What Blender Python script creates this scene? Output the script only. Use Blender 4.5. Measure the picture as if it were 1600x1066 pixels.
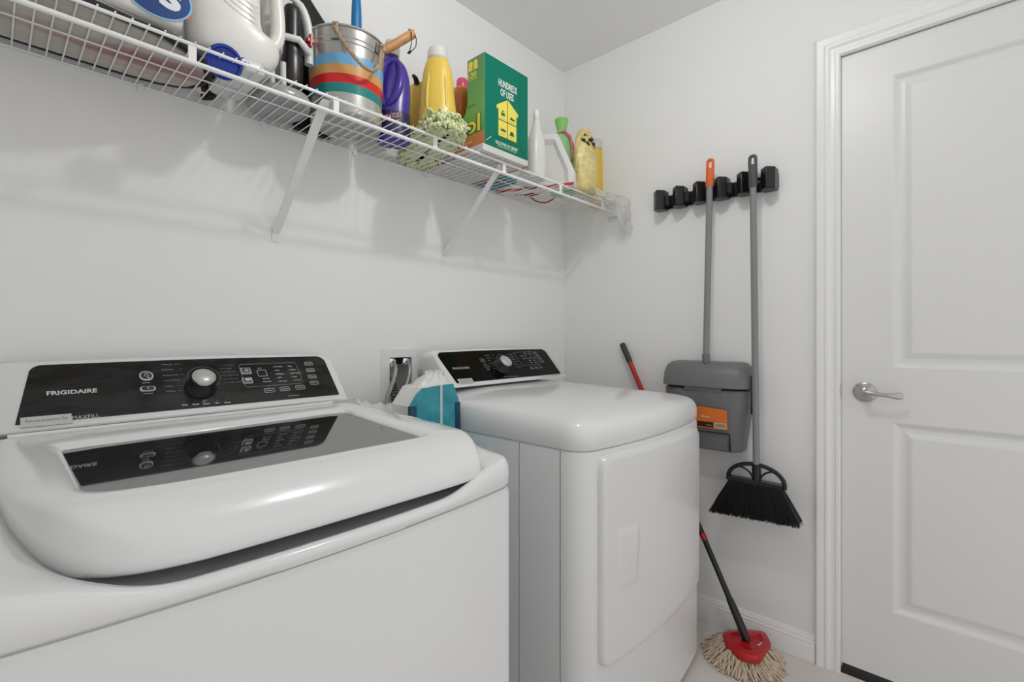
import bpy, bmesh, math, random
from mathutils import Vector, Matrix
random.seed(7)
PI = math.pi
scn = bpy.context.scene
for o in list(bpy.data.objects): bpy.data.objects.remove(o)
COL = scn.collection

# ------------------------------------------------------------------ camera
FPX, HPX, HPY, CZ, CY = 755.0, 800.0, 525.0, 1.129, -1.445
YAW = math.atan2(815, 755)
cd = bpy.data.cameras.new('camera'); cam = bpy.data.objects.new('camera', cd); COL.objects.link(cam)
cam.location = (0, CY, CZ); cam.rotation_euler = (PI/2, 0, -YAW)
cd.sensor_width = 36; cd.lens = FPX/1600*36; cd.shift_y = (HPY-533)/1600; cd.clip_start = .02
scn.camera = cam
# ------------------------------------------------------------------ light
w = bpy.data.worlds.new('world'); scn.world = w; w.use_nodes = True
w.node_tree.nodes['Background'].inputs[0].default_value = (1, 1, 1, 1)
w.node_tree.nodes['Background'].inputs[1].default_value = .82
LAMP = Vector((.86, -.99, 2.365))
ld = bpy.data.lights.new('ceiling_bulb', 'POINT'); ld.energy = 11.2; ld.shadow_soft_size = .033; ld.color = (1, .99, .975)
lo = bpy.data.objects.new('ceiling_bulb', ld); lo.location = LAMP; COL.objects.link(lo)
vs = scn.view_settings
vs.view_transform = 'Standard'; vs.look = 'None'; vs.exposure = 0.0; vs.gamma = 1; vs.use_curve_mapping = False

# ------------------------------------------------------------------ picture point -> place
FW = Vector((math.sin(YAW), math.cos(YAW), 0)); RT = Vector((math.cos(YAW), -math.sin(YAW), 0))
def ray(px, py):
    return FW + RT*((px-HPX)/FPX) + Vector((0, 0, (HPY-py)/FPX))
CAMP = Vector((0, CY, CZ))
def hx(px, py, X): d = ray(px, py); return CAMP + d*(X/d.x)
def hy(px, py, Y): d = ray(px, py); return CAMP + d*((Y-CY)/d.y)
def hz(px, py, Z): d = ray(px, py); return CAMP + d*((Z-CZ)/d.z)
def hp(px, py, o, n):
    d = ray(px, py); o = Vector(o); n = Vector(n); return CAMP + d*((o-CAMP).dot(n)/d.dot(n))

# ------------------------------------------------------------------ materials
MATS = {}
def mat(name, c, rough=.5, metal=0, spec=.5, coat=0, trans=0, alpha=1, bump=None, sub=0, ior=None):
    if name in MATS: return MATS[name]
    m = bpy.data.materials.new(name); m.use_nodes = True; nt = m.node_tree; b = nt.nodes['Principled BSDF']
    b.inputs['Base Color'].default_value = (c[0], c[1], c[2], 1)
    b.inputs['Roughness'].default_value = rough; b.inputs['Metallic'].default_value = metal
    b.inputs['Specular IOR Level'].default_value = spec; b.inputs['Coat Weight'].default_value = coat
    b.inputs['Coat Roughness'].default_value = .05
    b.inputs['Transmission Weight'].default_value = trans; b.inputs['Alpha'].default_value = alpha
    if ior: b.inputs['IOR'].default_value = ior
    if sub: b.inputs['Subsurface Weight'].default_value = sub; b.inputs['Subsurface Scale'].default_value = .02
    if bump:
        sc, st = bump
        tc = nt.nodes.new('ShaderNodeTexCoord'); n = nt.nodes.new('ShaderNodeTexNoise'); bp = nt.nodes.new('ShaderNodeBump')
        n.inputs['Scale'].default_value = sc; n.inputs['Detail'].default_value = 3
        bp.inputs['Strength'].default_value = st; bp.inputs['Distance'].default_value = .002
        nt.links.new(tc.outputs['Object'], n.inputs['Vector']); nt.links.new(n.outputs['Fac'], bp.inputs['Height'])
        nt.links.new(bp.outputs['Normal'], b.inputs['Normal'])
    MATS[name] = m; return m
def noise_mat(name, stops, scale=5, detail=3, rough=.6, vec=None, metal=0, dist=0):
    m = mat(name, (1, 1, 1), rough, metal); nt = m.node_tree; b = nt.nodes['Principled BSDF']
    tc = nt.nodes.new('ShaderNodeTexCoord'); mp = nt.nodes.new('ShaderNodeMapping'); n = nt.nodes.new('ShaderNodeTexNoise'); r = nt.nodes.new('ShaderNodeValToRGB')
    if vec: mp.inputs['Scale'].default_value = vec
    n.inputs['Scale'].default_value = scale; n.inputs['Detail'].default_value = detail; n.inputs['Distortion'].default_value = dist
    e = r.color_ramp.elements
    while len(e) < len(stops): e.new(.5)
    for k, (p, c) in enumerate(stops): e[k].position = p; e[k].color = (*c, 1)
    nt.links.new(tc.outputs['Object'], mp.inputs[0]); nt.links.new(mp.outputs[0], n.inputs['Vector'])
    nt.links.new(n.outputs['Fac'], r.inputs[0]); nt.links.new(r.outputs[0], b.inputs['Base Color'])
    return m
WALL = mat('wall_paint', (.87, .87, .862), .75, spec=.25, bump=(260, .05))
CEIL = mat('ceiling_paint', (.90, .90, .89), .9, spec=.1, bump=(200, .05))
TRIM = mat('trim_paint', (.88, .88, .88), .32, spec=.5)
DOORM = mat('door_paint', (.80, .80, .80), .38, spec=.5)
ENAM = mat('white_enamel', (.76, .76, .76), .22, spec=.5)
PLAS = mat('white_gloss_plastic', (.80, .80, .80), .14, spec=.5)
WIRE = mat('white_vinyl_wire', (.88, .88, .87), .35)
SEAM = mat('dark_seam', (.10, .10, .10), .8)
BLACKG = noise_mat('black_film_painted_reflections', [(.35, (.006, .006, .006)), (.75, (.035, .035, .035))], 9, 6, .13, (1, 3, 3), dist=.6)  # grey mottling paints reflections of the shelf items into the panel colour
BLACKP = mat('gloss_black_panel', (.003, .003, .003), .10, spec=.12)
SMOKE = mat('smoked_glass', (.012, .012, .012), .03, spec=.5, ior=3.6)
BLK = mat('black_plastic', (.008, .008, .008), .3)
BLKM = mat('black_matte', (.012, .012, .012), .7)
GREYT = mat('print_grey', (.50, .50, .50), .5)
WHT = mat('print_white', (.85, .85, .85), .5)
CHR = mat('chrome', (.75, .75, .75), .12, 1)
NICK = mat('satin_nickel', (.48, .47, .46), .24, 1)
KNOB = mat('knob_silver', (.56, .56, .56), .28, .35)
GREYP = mat('grey_dustpan_plastic', (.16, .162, .165), .42, bump=(400, .1))
GREYD = mat('dark_grey_plastic', (.075, .08, .085), .4)
POLE = mat('grey_pole', (.24, .24, .245), .4)
ORNG = mat('orange_plastic', (.75, .14, .03), .35)
REDP = mat('red_plastic', (.46, .006, .010), .3)

# ------------------------------------------------------------------ mesh builder
ORG = {}
class MB:
    def __init__(s): s.v = []; s.f = []; s.m = []
    def add(s, vs, fs, m=0):
        n = len(s.v); s.v += [Vector(p) for p in vs]
        for f in fs: s.f.append(tuple(i+n for i in f)); s.m.append(m)
        return s
    def box(s, x0, x1, y0, y1, z0, z1, m=0, M=None):
        vs = [Vector(p) for p in [(x0,y0,z0),(x1,y0,z0),(x1,y1,z0),(x0,y1,z0),(x0,y0,z1),(x1,y0,z1),(x1,y1,z1),(x0,y1,z1)]]
        if M: vs = [M @ p for p in vs]
        return s.add(vs, [(3,2,1,0),(4,5,6,7),(0,1,5,4),(1,2,6,5),(2,3,7,6),(3,0,4,7)], m)
    def loft(s, rings, m=0, c0=True, c1=True, closed=False, open_ring=False):
        n = len(rings[0]); k = len(rings); vs = [p for r in rings for p in r]; fs = []
        for i in range(k if closed else k-1):
            a = i*n; b = ((i+1) % k)*n
            for j in range(n-1 if open_ring else n):
                j2 = (j+1) % n; fs.append((a+j, a+j2, b+j2, b+j))
        if not closed and not open_ring:
            if c0: fs.append(tuple(reversed(range(n))))
            if c1: fs.append(tuple(range((k-1)*n, k*n)))
        return s.add(vs, fs, m)
    def tube(s, pts, r, n=10, m=0, cap=True, closed=False):
        pts = [Vector(p) for p in pts]; K = len(pts); rs = r if isinstance(r, (list, tuple)) else [r]*K
        T = []
        for i in range(K):
            if closed: t = pts[(i+1) % K]-pts[i-1]
            else: t = pts[min(i+1, K-1)]-pts[max(i-1, 0)]
            T.append(t.normalized())
        u = T[0].orthogonal().normalized(); rings = []
        for i in range(K):
            u = (u-T[i]*u.dot(T[i])).normalized(); v = T[i].cross(u)
            rings.append([pts[i]+(u*math.cos(2*PI*j/n)+v*math.sin(2*PI*j/n))*rs[i] for j in range(n)])
        return s.loft(rings, m, cap, cap, closed)
    def lathe(s, prof, c=(0,0,0), n=36, m=0, M=None, sx=1, sy=1, c0=True, c1=True):
        c = Vector(c); rings = []
        for r, z in prof:
            ring = [Vector((r*sx*math.cos(2*PI*j/n), r*sy*math.sin(2*PI*j/n), z)) for j in range(n)]
            if M: ring = [M @ p for p in ring]
            rings.append([c+p for p in ring])
        return s.loft(rings, m, c0, c1)
    def prism(s, poly, fn, a, b, m=0):   # fn(u, v, d) -> point
        return s.loft([[fn(u, v, a) for u, v in poly], [fn(u, v, b) for u, v in poly]], m)
    def text(s, body, o, right, up, h, m=0, width=None, ext=.0002, bold=0, align='LEFT', nrm=None):
        cu = bpy.data.curves.new('t', 'FONT'); cu.body = body; cu.size = 1; cu.offset = bold; cu.resolution_u = 3; cu.extrude = .01
        ob = bpy.data.objects.new('t', cu); COL.objects.link(ob)
        dg = bpy.context.evaluated_depsgraph_get(); dg.update()
        me = bpy.data.meshes.new_from_object(ob.evaluated_get(dg))
        right = Vector(right).normalized(); up = Vector(up).normalized(); o = Vector(o); nn = Vector(nrm).normalized() if nrm else right.cross(up)
        xs = [v.co.x for v in me.vertices]; ys = [v.co.y for v in me.vertices]
        if xs:
            x0, x1 = min(xs), max(xs); y0, y1 = min(ys), max(ys)
            sy = h/max(y1-y0, 1e-4); sx = (width/(x1-x0)) if width else sy
            off = {'LEFT': 0, 'CENTER': -(x1-x0)/2, 'RIGHT': -(x1-x0)}[align]
            s.add([o+right*((v.co.x-x0+off)*sx)+up*((v.co.y-y0)*sy)+nn*(ext if v.co.z > 0 else -.0001) for v in me.vertices], [tuple(p.vertices) for p in me.polygons], m)
        bpy.data.objects.remove(ob); bpy.data.curves.remove(cu); bpy.data.meshes.remove(me)
        return s
    def build(s, name, mats, parent=None, smooth=35, bevel=0, seg=2, local=False, sub=0, label=None):
        org = Vector((0, 0, 0)) if (local or parent is None) else ORG[parent.name]
        me = bpy.data.meshes.new(name); me.from_pydata([p-org for p in s.v], [], s.f)
        if not isinstance(mats, (list, tuple)): mats = [mats]
        for mm in mats: me.materials.append(mm)
        for p, k in zip(me.polygons, s.m): p.material_index = k; p.use_smooth = smooth > 0
        bm = bmesh.new(); bm.from_mesh(me); bmesh.ops.recalc_face_normals(bm, faces=bm.faces); bm.to_mesh(me); bm.free()
        if smooth > 0: me.set_sharp_from_angle(angle=math.radians(smooth))
        o = bpy.data.objects.new(name, me); COL.objects.link(o)
        ORG[o.name] = org
        if parent: o.parent = parent
        if bevel:
            b = o.modifiers.new('bevel', 'BEVEL'); b.width = bevel; b.segments = seg; b.limit_method = 'ANGLE'; b.angle_limit = math.radians(40); b.harden_normals = False
        if sub:
            q = o.modifiers.new('sub', 'SUBSURF'); q.levels = sub; q.render_levels = sub
        if label: o['label'] = label
        return o
def tag(o, label, cat, group=None):
    o['label'] = label; o['category'] = cat
    if group: o['group'] = group
    return o
def thing(name, loc, label, cat, rotz=0, group=None):
    o = bpy.data.objects.new(name, None); COL.objects.link(o); o.location = loc; o.rotation_euler = (0, 0, rotz); o.empty_display_size = .05
    ORG[o.name] = Vector(loc); return tag(o, label, cat, group)
def struct(o): o['kind'] = 'structure'; return o
def lerp(a, b, t): return a+(b-a)*t
def sst(a, b, x):
    t = max(0, min(1, (x-a)/(b-a))); return t*t*(3-2*t)
def rrect(x0, x1, y0, y1, r, n=6):
    """rounded rectangle, r = one radius or four (x0y0, x1y0, x1y1, x0y1)"""
    if not isinstance(r, (list, tuple)): r = [r]*4
    P = []
    for (cx, cy, a0, rr) in ((x0+r[0], y0+r[0], PI, r[0]), (x1-r[1], y0+r[1], 1.5*PI, r[1]), (x1-r[2], y1-r[2], 0, r[2]), (x0+r[3], y1-r[3], .5*PI, r[3])):
        for k in range(n+1):
            a = a0+k/n*PI/2; P.append((cx+rr*math.cos(a), cy+rr*math.sin(a)))
    return P
def resample(poly, c, N, a0=0):
    out = []
    for k in range(N):
        a = a0+2*PI*k/N; d = (math.cos(a), math.sin(a)); best = None
        for i in range(len(poly)):
            p = poly[i]; q = poly[(i+1) % len(poly)]
            ex, ey = q[0]-p[0], q[1]-p[1]; den = d[0]*ey-d[1]*ex
            if abs(den) < 1e-12: continue
            t = ((p[0]-c[0])*ey-(p[1]-c[1])*ex)/den; s_ = ((p[0]-c[0])*d[1]-(p[1]-c[1])*d[0])/den
            if t > 0 and -1e-6 <= s_ <= 1+1e-6 and (best is None or t > best): best = t
        best = best or .001
        out.append((c[0]+d[0]*best, c[1]+d[1]*best))
    return out
def arc(c, r, a0, a1, n): return [(c[0]+r*math.cos(lerp(a0, a1, k/n)), c[1]+r*math.sin(lerp(a0, a1, k/n))) for k in range(n+1)]
def bez(p0, p1, p2, p3, n=12):
    p0, p1, p2, p3 = map(Vector, (p0, p1, p2, p3))
    return [p0*(1-t)**3+p1*3*t*(1-t)**2+p2*3*t*t*(1-t)+p3*t**3 for t in [k/n for k in range(n+1)]]

# ------------------------------------------------------------------ the room
XR, YF, XL, H = 1.941, -1.95, -.75, 2.44
DY0, DY1, DZ = -1.146, -1.770, 2.075           # door opening in the right wall
HX0, HX1, HZ0, HZ1 = .930, 1.030, .84, 1.058   # hole for the washer outlet box
b = MB(); b.box(XL-.15, XR+.15, YF-.15, .15, -.1, 0)
fl = b.build('floor', mat('beige_tile', (.52, .475, .44), .4), smooth=0); struct(fl)
m = MATS['beige_tile']; nt = m.node_tree; tc = nt.nodes.new('ShaderNodeTexCoord'); br = nt.nodes.new('ShaderNodeTexBrick'); ns = nt.nodes.new('ShaderNodeTexNoise'); mx = nt.nodes.new('ShaderNodeMix'); mx.data_type = 'RGBA'
br.inputs['Scale'].default_value = 1; br.inputs['Brick Width'].default_value = .6; br.inputs['Row Height'].default_value = .6; br.offset = 0; br.inputs['Mortar Size'].default_value = .003
br.inputs['Color1'].default_value = (.74, .675, .625, 1); br.inputs['Color2'].default_value = (.77, .705, .655, 1); br.inputs['Mortar'].default_value = (.62, .56, .52, 1)
ns.inputs['Scale'].default_value = 3; ns.inputs['Detail'].default_value = 5
mx.inputs[0].default_value = .25
nt.links.new(tc.outputs['Object'], br.inputs['Vector']); nt.links.new(tc.outputs['Object'], ns.inputs['Vector'])
nt.links.new(br.outputs['Color'], mx.inputs[6]); nt.links.new(ns.outputs['Fac'], mx.inputs[7]); nt.links.new(mx.outputs[2], nt.nodes['Principled BSDF'].inputs['Base Color'])
b = MB(); b.box(XL-.15, XR+.15, YF-.15, .15, H, H+.1); struct(b.build('ceiling', CEIL, smooth=0))
b = MB()
b.box(XL, HX0, 0, .15, 0, H); b.box(HX1, XR, 0, .15, 0, H); b.box(HX0, HX1, 0, .15, 0, HZ0); b.box(HX0, HX1, 0, .15, HZ1, H); b.box(HX0-.01, HX1+.01, .1, .15, HZ0-.01, HZ1+.01)
struct(b.build('wall_back', WALL, smooth=0))
b = MB(); b.box(XR, XR+.15, DY0, .15, 0, H); b.box(XR, XR+.15, YF-.15, DY1, 0, H); b.box(XR, XR+.15, DY1, DY0, DZ, H); struct(b.build('wall_right', WALL, smooth=0))
b = MB(); b.box(XL-.15, XL, YF-.15, .15, 0, H); struct(b.build('wall_left', WALL, smooth=0))
b = MB(); b.box(XR-.09, XR, YF-.15, YF, 0, H); b.box(XL, XR-.09, YF-.15, YF, H-.16, H); struct(b.build('wall_front', WALL, smooth=0))
# skirting: profile (offset from wall, height)
BP = [(0, 0), (.014, 0), (.014, .058), (.012, .062), (.0135, .067), (.009, .074), (.010, .078), (.006, .086), (.004, .092), (0, .092)]
b = MB(); b.loft([[Vector((XR-o_, y, z)) for o_, z in BP] for y in (-.001, DY0+.067)]); struct(b.build('baseboard_right', TRIM, smooth=30))
b = MB(); b.loft([[Vector((x, -o_, z)) for o_, z in BP] for x in (XL, XR-.014)]); struct(b.build('baseboard_back', TRIM, smooth=30))
b = MB(); b.loft([[Vector((XL+o_, y, z)) for o_, z in BP] for y in (YF, -.014)]); struct(b.build('baseboard_left', TRIM, smooth=30))
# door casing, mitred round the opening
CP = [(-.006, -.004), (-.006, .006), (-.002, .012), (.006, .013), (.010, .0105), (.020, .011), (.028, .0165), (.034, .0175), (.040, .0155), (.050, .018), (.058, .0195), (.062, .018), (.066, .012), (.070, -.002)]
rings = []
for (py_, pz, sy_, sz) in ((DY0, 0, 1, 0), (DY0, DZ, 1, 1), (DY1, DZ, -1, 1), (DY1, 0, -1, 0)):
    rings.append([Vector((XR-t, py_+sy_*wd, pz+sz*wd)) for wd, t in CP])
b = MB(); b.loft(rings); struct(b.build('trim_1', TRIM, smooth=25))
b = MB()                                         # jamb and stop
b.box(XR-.002, XR+.12, DY0-.003, DY0+.006, 0, DZ); b.box(XR-.002, XR+.12, DY1-.006, DY1+.003, 0, DZ); b.box(XR-.002, XR+.12, DY1, DY0, DZ-.003, DZ+.006)
struct(b.build('trim_2', TRIM, smooth=0))
b = MB(); b.box(XR+.0, XR+.15, DY1, DY0, -.004, .0015); struct(b.build('trim_3', mat('dark_threshold', (.008, .005, .004), .8), smooth=0))
# door leaf with two moulded panels
XD = XR+.009
ly0, ly1, lz0, lz1 = DY1+.006, DY0-.0055, .030, DZ-.0065
pc = (ly1-.138, ly0+.138)                         # panel edges (y)
pz = ((.248, .854), (1.029, 1.957))
d = MB()
ys = [ly1, pc[0], pc[1], ly0]; zs = [lz0, pz[0][0], pz[0][1], pz[1][0], pz[1][1], lz1]
for i in range(3):
    for j in range(5):
        if i == 1 and j in (1, 3): continue
        d.add([(XD, ys[i], zs[j]), (XD, ys[i+1], zs[j]), (XD, ys[i+1], zs[j+1]), (XD, ys[i], zs[j+1])], [(0, 1, 2, 3)])
for (za, zb) in pz:
    rg = []
    for ins, dep in ((0, 0), (.004, .002), (.013, .010), (.020, .0115), (.030, .010), (.044, .003), (.048, .002)):
        rg.append([Vector((XD+dep, pc[0]-ins, za+ins)), Vector((XD+dep, pc[1]+ins, za+ins)), Vector((XD+dep, pc[1]+ins, zb-ins)), Vector((XD+dep, pc[0]-ins, zb-ins))])
    d.loft(rg, c0=False)
d.add([(XD, ly0, lz0), (XD, ly1, lz0), (XD, ly1, lz1), (XD, ly0, lz1), (XD+.035, ly0, lz0), (XD+.035, ly1, lz0), (XD+.035, ly1, lz1), (XD+.035, ly0, lz1)], [(0, 1, 5, 4), (1, 2, 6, 5), (2, 3, 7, 6), (3, 0, 4, 7), (4, 5, 6, 7)])
door = d.build('door_1', DOORM, smooth=0); struct(door)
hb = hx(1351, 613, XD-.006)
b = MB(); Mx = Matrix.Rotation(-PI/2, 4, 'Y')
b.lathe([(.031, 0), (.0325, .003), (.031, .006), (.024, .0095), (.016, .011), (.0125, .013), (.0115, .045)], (XD, hb.y, hb.z), 40, M=Mx)
hdl = b.build('door_handle', NICK, door)
hx0 = XD-.05; e1 = hx(1411, 621, hx0)
pts = bez((hx0+.004, hb.y+.006, hb.z), (hx0-.008, hb.y-.03, hb.z+.004), (hx0-.004, lerp(hb.y, e1.y, .6), hb.z-.004), (hx0+.012, e1.y, e1.z+.002), 16)
rg = []
for k, p in enumerate(pts):
    t = k/16; ww = lerp(.011, .0065, sst(0, .5, t))+.005*sst(.62, .95, t)-.003*sst(.95, 1, t); th = lerp(.009, .0042, sst(0, .5, t))
    rg.append([p+Vector((math.cos(a)*th, 0, math.sin(a)*ww)) for a in [2*PI*q/14 for q in range(14)]])
b = MB(); b.loft(rg); b.build('lever', NICK, hdl)
b = MB(); b.box(XR-.0015, XR+.03, DY0-.0045, DY0-.002, hb.z-.032, hb.z+.032); b.tube([(XR-.004, DY0-.004, hb.z-.022), (XR-.006, DY0-.003, hb.z), (XR-.004, DY0-.004, hb.z+.022)], .003, 8)
b.build('strike_plate', NICK, door)
# ceiling lamp (just out of the picture, the room's light)
lt = thing('ceiling_lamp', (LAMP.x, LAMP.y, H), 'round white flush ceiling lamp above the middle of the room', 'lamp')
b = MB(); b.lathe([(.02, H), (.09, H-.001), (.09, H-.02), (.085, H-.024), (.02, H-.026)], (LAMP.x, LAMP.y, 0)); b.build('lamp_base', PLAS, lt)
# ------------------------------------------------------------------ washer and dryer
N0 = 40
def outline(x0, x1, yfc, yb, bow, r=.035, rb=.03, inset=0, ib=None):
    """machine footprint: flat back, front edge bowed towards the room"""
    ib = inset if ib is None else ib
    xa, xb = x0+inset, x1-inset; ya = yfc+inset; yb_ = yb-ib; r = max(r-inset*.3, .012); xc = (xa+xb)/2; hw = (xb-xa)/2
    P = []
    for k in range(9):
        a = PI+k/8*PI/2; P.append((xa+r+r*math.cos(a), ya+r+r*math.sin(a)))
    for k in range(1, 24): P.append((lerp(xa+r, xb-r, k/24), ya))
    for k in range(9):
        a = 1.5*PI+k/8*PI/2; P.append((xb-r+r*math.cos(a), ya+r+r*math.sin(a)))
    for k in range(1, 14): P.append((xb, lerp(ya+r, yb_-rb, k/14)))
    for k in range(7):
        a = k/6*PI/2; P.append((xb-rb+rb*math.cos(a), yb_-rb+rb*math.sin(a)))
    for k in range(1, 24): P.append((lerp(xb-rb, xa+rb, k/24), yb_))
    for k in range(7):
        a = PI/2+k/6*PI/2; P.append((xa+rb+rb*math.cos(a), yb_-rb+rb*math.sin(a)))
    for k in range(1, 14): P.append((xa, lerp(yb_-rb, ya+r, k/14)))
    out = []
    for x, y in P:
        f_ = 1-sst(ya+r*.9, ya+r+.06, y); t = (x-xc)/hw
        out.append((x, y-bow*(1-t*t)*f_))
    return out
FO = Vector((0, -.205, .964)); FS = Vector((0, .7036, .7106)); FN = Vector((0, -.7106, .7036))   # console face: origin, up the face, outwards
def face(x, s, off=0): p = FO+FS*s+FN*off; return Vector((x, p.y, p.z))
def fpx(px, py, off=0):
    q = hp(px, py, FO+FN*off, FN); return q.x, (q-FO).dot(FS)
def console(root, x0, x1, px0, px1, label):
    b = MB(); top = .158
    ol = [(x0+.001, -.012), (x1-.001, -.012)] + arc((x1-.035, top-.035), .035, 0, PI/2, 8)
    ol += [(lerp(x1-.035, x0+.035, k/10), top+.004*math.sin(PI*k/10)) for k in range(1, 10)] + arc((x0+.035, top-.035), .035, PI/2, PI, 8)
    fr = [face(x, s) for x, s in ol]
    mid = [Vector((p.x, p.y+.012, p.z+.004)) if s > .02 else p+Vector((0, .01, 0)) for p, (x, s) in zip(fr, ol)]
    bk = [Vector((lerp(p.x, (x0+x1)/2, .006), -.045, max(p.z-.004, .93) if s > .02 else .93)) for p, (x, s) in zip(fr, ol)]
    ins = [face(lerp(x, (x0+x1)/2, .008), lerp(s, .07, .03), .003) for x, s in ol]
    b.loft([ins, fr, mid, bk])
    con = b.build('console', PLAS, root, smooth=50)
    return con
def panel(con, x0b, x1b, x0t, x1t, m, name='control_panel'):
    b = MB(); r = .022; t = .146
    po = [(x0b, .004), (x1b, .004)]
    def side(xb, xt, s): return lerp(xb, xt, (s-.004)/(t-.004))
    po += [(x-(x1t-side(x1b, x1t, s)), s) for x, s in arc((x1t-r, t-r), r, 0, PI/2, 6)]
    po += [(lerp(x1t-r, x0t+r, k/10), t+.003*math.sin(PI*k/10)) for k in range(1, 10)]
    po += arc((x0t+r, t-r), r, PI/2, PI, 6)
    b.prism(po, lambda u, v, d_: face(u, v, d_), .001, .0048)
    return b.build(name, m, con, smooth=20)
TP = .005
def ring_on_face(b, poly, wd, m=0, off=TP, th=.0006):
    cx = sum(p[0] for p in poly)/len(poly); cy = sum(p[1] for p in poly)/len(poly)
    inn = []
    n = len(poly)
    for i, (x, y) in enumerate(poly):
        p0 = poly[i-1]; p1 = poly[(i+1) % n]; tx, ty = p1[0]-p0[0], p1[1]-p0[1]; L = math.hypot(tx, ty) or 1
        nx, ny = -ty/L, tx/L
        if nx*(cx-x)+ny*(cy-y) < 0: nx, ny = -nx, -ny
        inn.append((x+nx*wd, y+ny*wd))
    b.loft([[face(x, y, off+th) for x, y in poly], [face(x, y, off+th) for x, y in inn], [face(x, y, off-.001) for x, y in inn], [face(x, y, off-.001) for x, y in poly]], m, closed=True)
def line_on_face(b, p, q, wd=.0008, m=0):
    dx, dy = q[0]-p[0], q[1]-p[1]; L = math.hypot(dx, dy); nx, ny = -dy/L*wd/2, dx/L*wd/2
    b.prism([(p[0]+nx, p[1]+ny), (q[0]+nx, q[1]+ny), (q[0]-nx, q[1]-ny), (p[0]-nx, p[1]-ny)], lambda u, v, d_: face(u, v, d_), TP-.001, TP+.0005, m)
RX = Vector((1, 0, 0))
def ftext(b, s_, x, s, h, m=0, width=None, bold=.0, align='LEFT'):
    b.text(s_, face(x, s, TP), RX, FS, h, m, width=width, bold=bold, align=align, nrm=FN)

# ---- washer
WX0, WX1, WYF, WYB, WB = -.043, .679, -.826, -.13, .030
ws = thing('washing_machine', ((WX0+WX1)/2, -.48, 0), 'large white top-load washing machine with smoked glass lid, nearest the camera', 'washing machine')
b = MB(); b.loft([[Vector((x, y, z)) for x, y in outline(WX0, WX1, WYF+ins, WYB, WB, inset=ins)] for z, ins in ((.015, .01), (.03, 0), (.836, 0), (.846, .002), (.848, .006))])
b.build('cabinet', ENAM, ws, smooth=30)
wxc = (WX0+WX1)/2
def rimh(x, y):
    fr = sst(-.66, -.79, y) if False else 1-sst(-.80, -.66, y)
    c = 1-sst(.17, .335, abs(x-wxc)); return .941-.040*(1-sst(-.80, -.50, y))-.034*fr*c
for x, y in ((WX0+.07, WYF+.07), (WX1-.07, WYF+.07), (WX0+.07, WYB-.07), (WX1-.07, WYB-.07)):
    b = MB(); b.lathe([(.02, 0), (.022, .004), (.012, .008), (.012, .02)], (x, y, 0), 16); b.build('foot', BLKM, ws)
# lid
ZG = .945
gl = [hz(92, 703, ZG), hz(537, 643, ZG), hz(667, 685, ZG), hz(137, 785, ZG)]
def rnd(poly, rs, n=6):
    out = []
    for i, p in enumerate(poly):
        a = Vector(poly[i-1])-Vector(p); c = Vector(poly[(i+1) % len(poly)])-Vector(p); p = Vector(p); r = rs[i]
        ta = p+a.normalized()*r; tb = p+c.normalized()*r
        for k in range(n+1):
            t = k/n; q = ta*(1-t)**2+p*2*t*(1-t)+tb*t*t; out.append((q.x, q.y))
    return out
glp = rnd([(q.x, q.y) for q in gl], [.012, .03, .018, .05])
def lidz(x, y):
    f_ = max(0, (-.745-y)/.09); s = max(0, (abs(x-.32)-.22)/.12)
    return .954-.048*f_**1.7-.010*s*s*sst(-.3, -.6, y)
LIDC = [(.010, -.232), (.640, -.232), (.656, -.25), (.657, -.45), (.654, -.60), (.646, -.67), (.630, -.735), (.612, -.79), (.592, -.822), (.560, -.832), (.50, -.835), (.40, -.836), (.29, -.836), (.20, -.834), (.148, -.830), (.098, -.816), (.060, -.787), (.034, -.74), (.014, -.66), (.004, -.575), (-.003, -.45), (-.006, -.25)]
def lidout(ins):
    P = []
    for k in range(1, len(LIDC)-1):
        p0, p1, p2, p3 = LIDC[max(k-1, 1)], LIDC[k], LIDC[k+1], LIDC[min(k+2, len(LIDC)-1)]
        for q in range(3):
            t = q/3; P.append(tuple(.5*((2*b_)+(-a+c)*t+(2*a-5*b_+4*c-d_)*t*t+(-a+3*b_-3*c+d_)*t**3) for a, b_, c, d_ in zip(p0, p1, p2, p3)))
    P.append(LIDC[-1]); P.append(LIDC[0]); n = len(P); out = []
    for k in range(n):
        a, c = P[k-1], P[(k+1) % n]; tx, ty = c[0]-a[0], c[1]-a[1]; L = math.hypot(tx, ty); nx, ny = ty/L, -tx/L
        if nx*(.32-P[k][0])+ny*(-.53-P[k][1]) < 0: nx, ny = -nx, -ny
        out.append((P[k][0]+nx*ins, P[k][1]+ny*ins))
    return out
gc = (.31, -.56); NL = 200
LR = [([(x, y) for x, y in resample(lidout(i_), gc, NL)], dz) for i_, dz in ((.016, -.030), (.006, -.028), (.001, -.023), (.0, -.016), (.003, -.008), (.010, -.0025), (.020, 0))]
GR = resample(glp, gc, NL)
def lidb(x, y): return .878+.036*sst(-.78, -.45, y)
rings = []
for (L_, dz), t in zip(LR, (0, .03, .20, .5, None, None, None)):
    rings.append([Vector((x, y, lidz(x, y)+dz if t is None else lerp(lidb(x, y), lidz(x, y)-.010, t))) for x, y in L_])
last = LR[-1][0]
for t in (.25, .5, .75, .9, .96):
    rr_ = [(lerp(a[0], g[0], t), lerp(a[1], g[1], t)) for a, g in zip(last, GR)]
    rings.append([Vector((x, y, lerp(lidz(x, y), ZG+.003, sst(.8, 1, t)))) for x, y in rr_])
rings.append([Vector((x, y, ZG+.0015)) for x, y in GR])
GI = [(lerp(x, gc[0], .012), lerp(y, gc[1], .012)) for x, y in GR]
rings.append([Vector((x, y, ZG-.002)) for x, y in GI]); rings.append([Vector((x, y, ZG-.012)) for x, y in GI])
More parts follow.
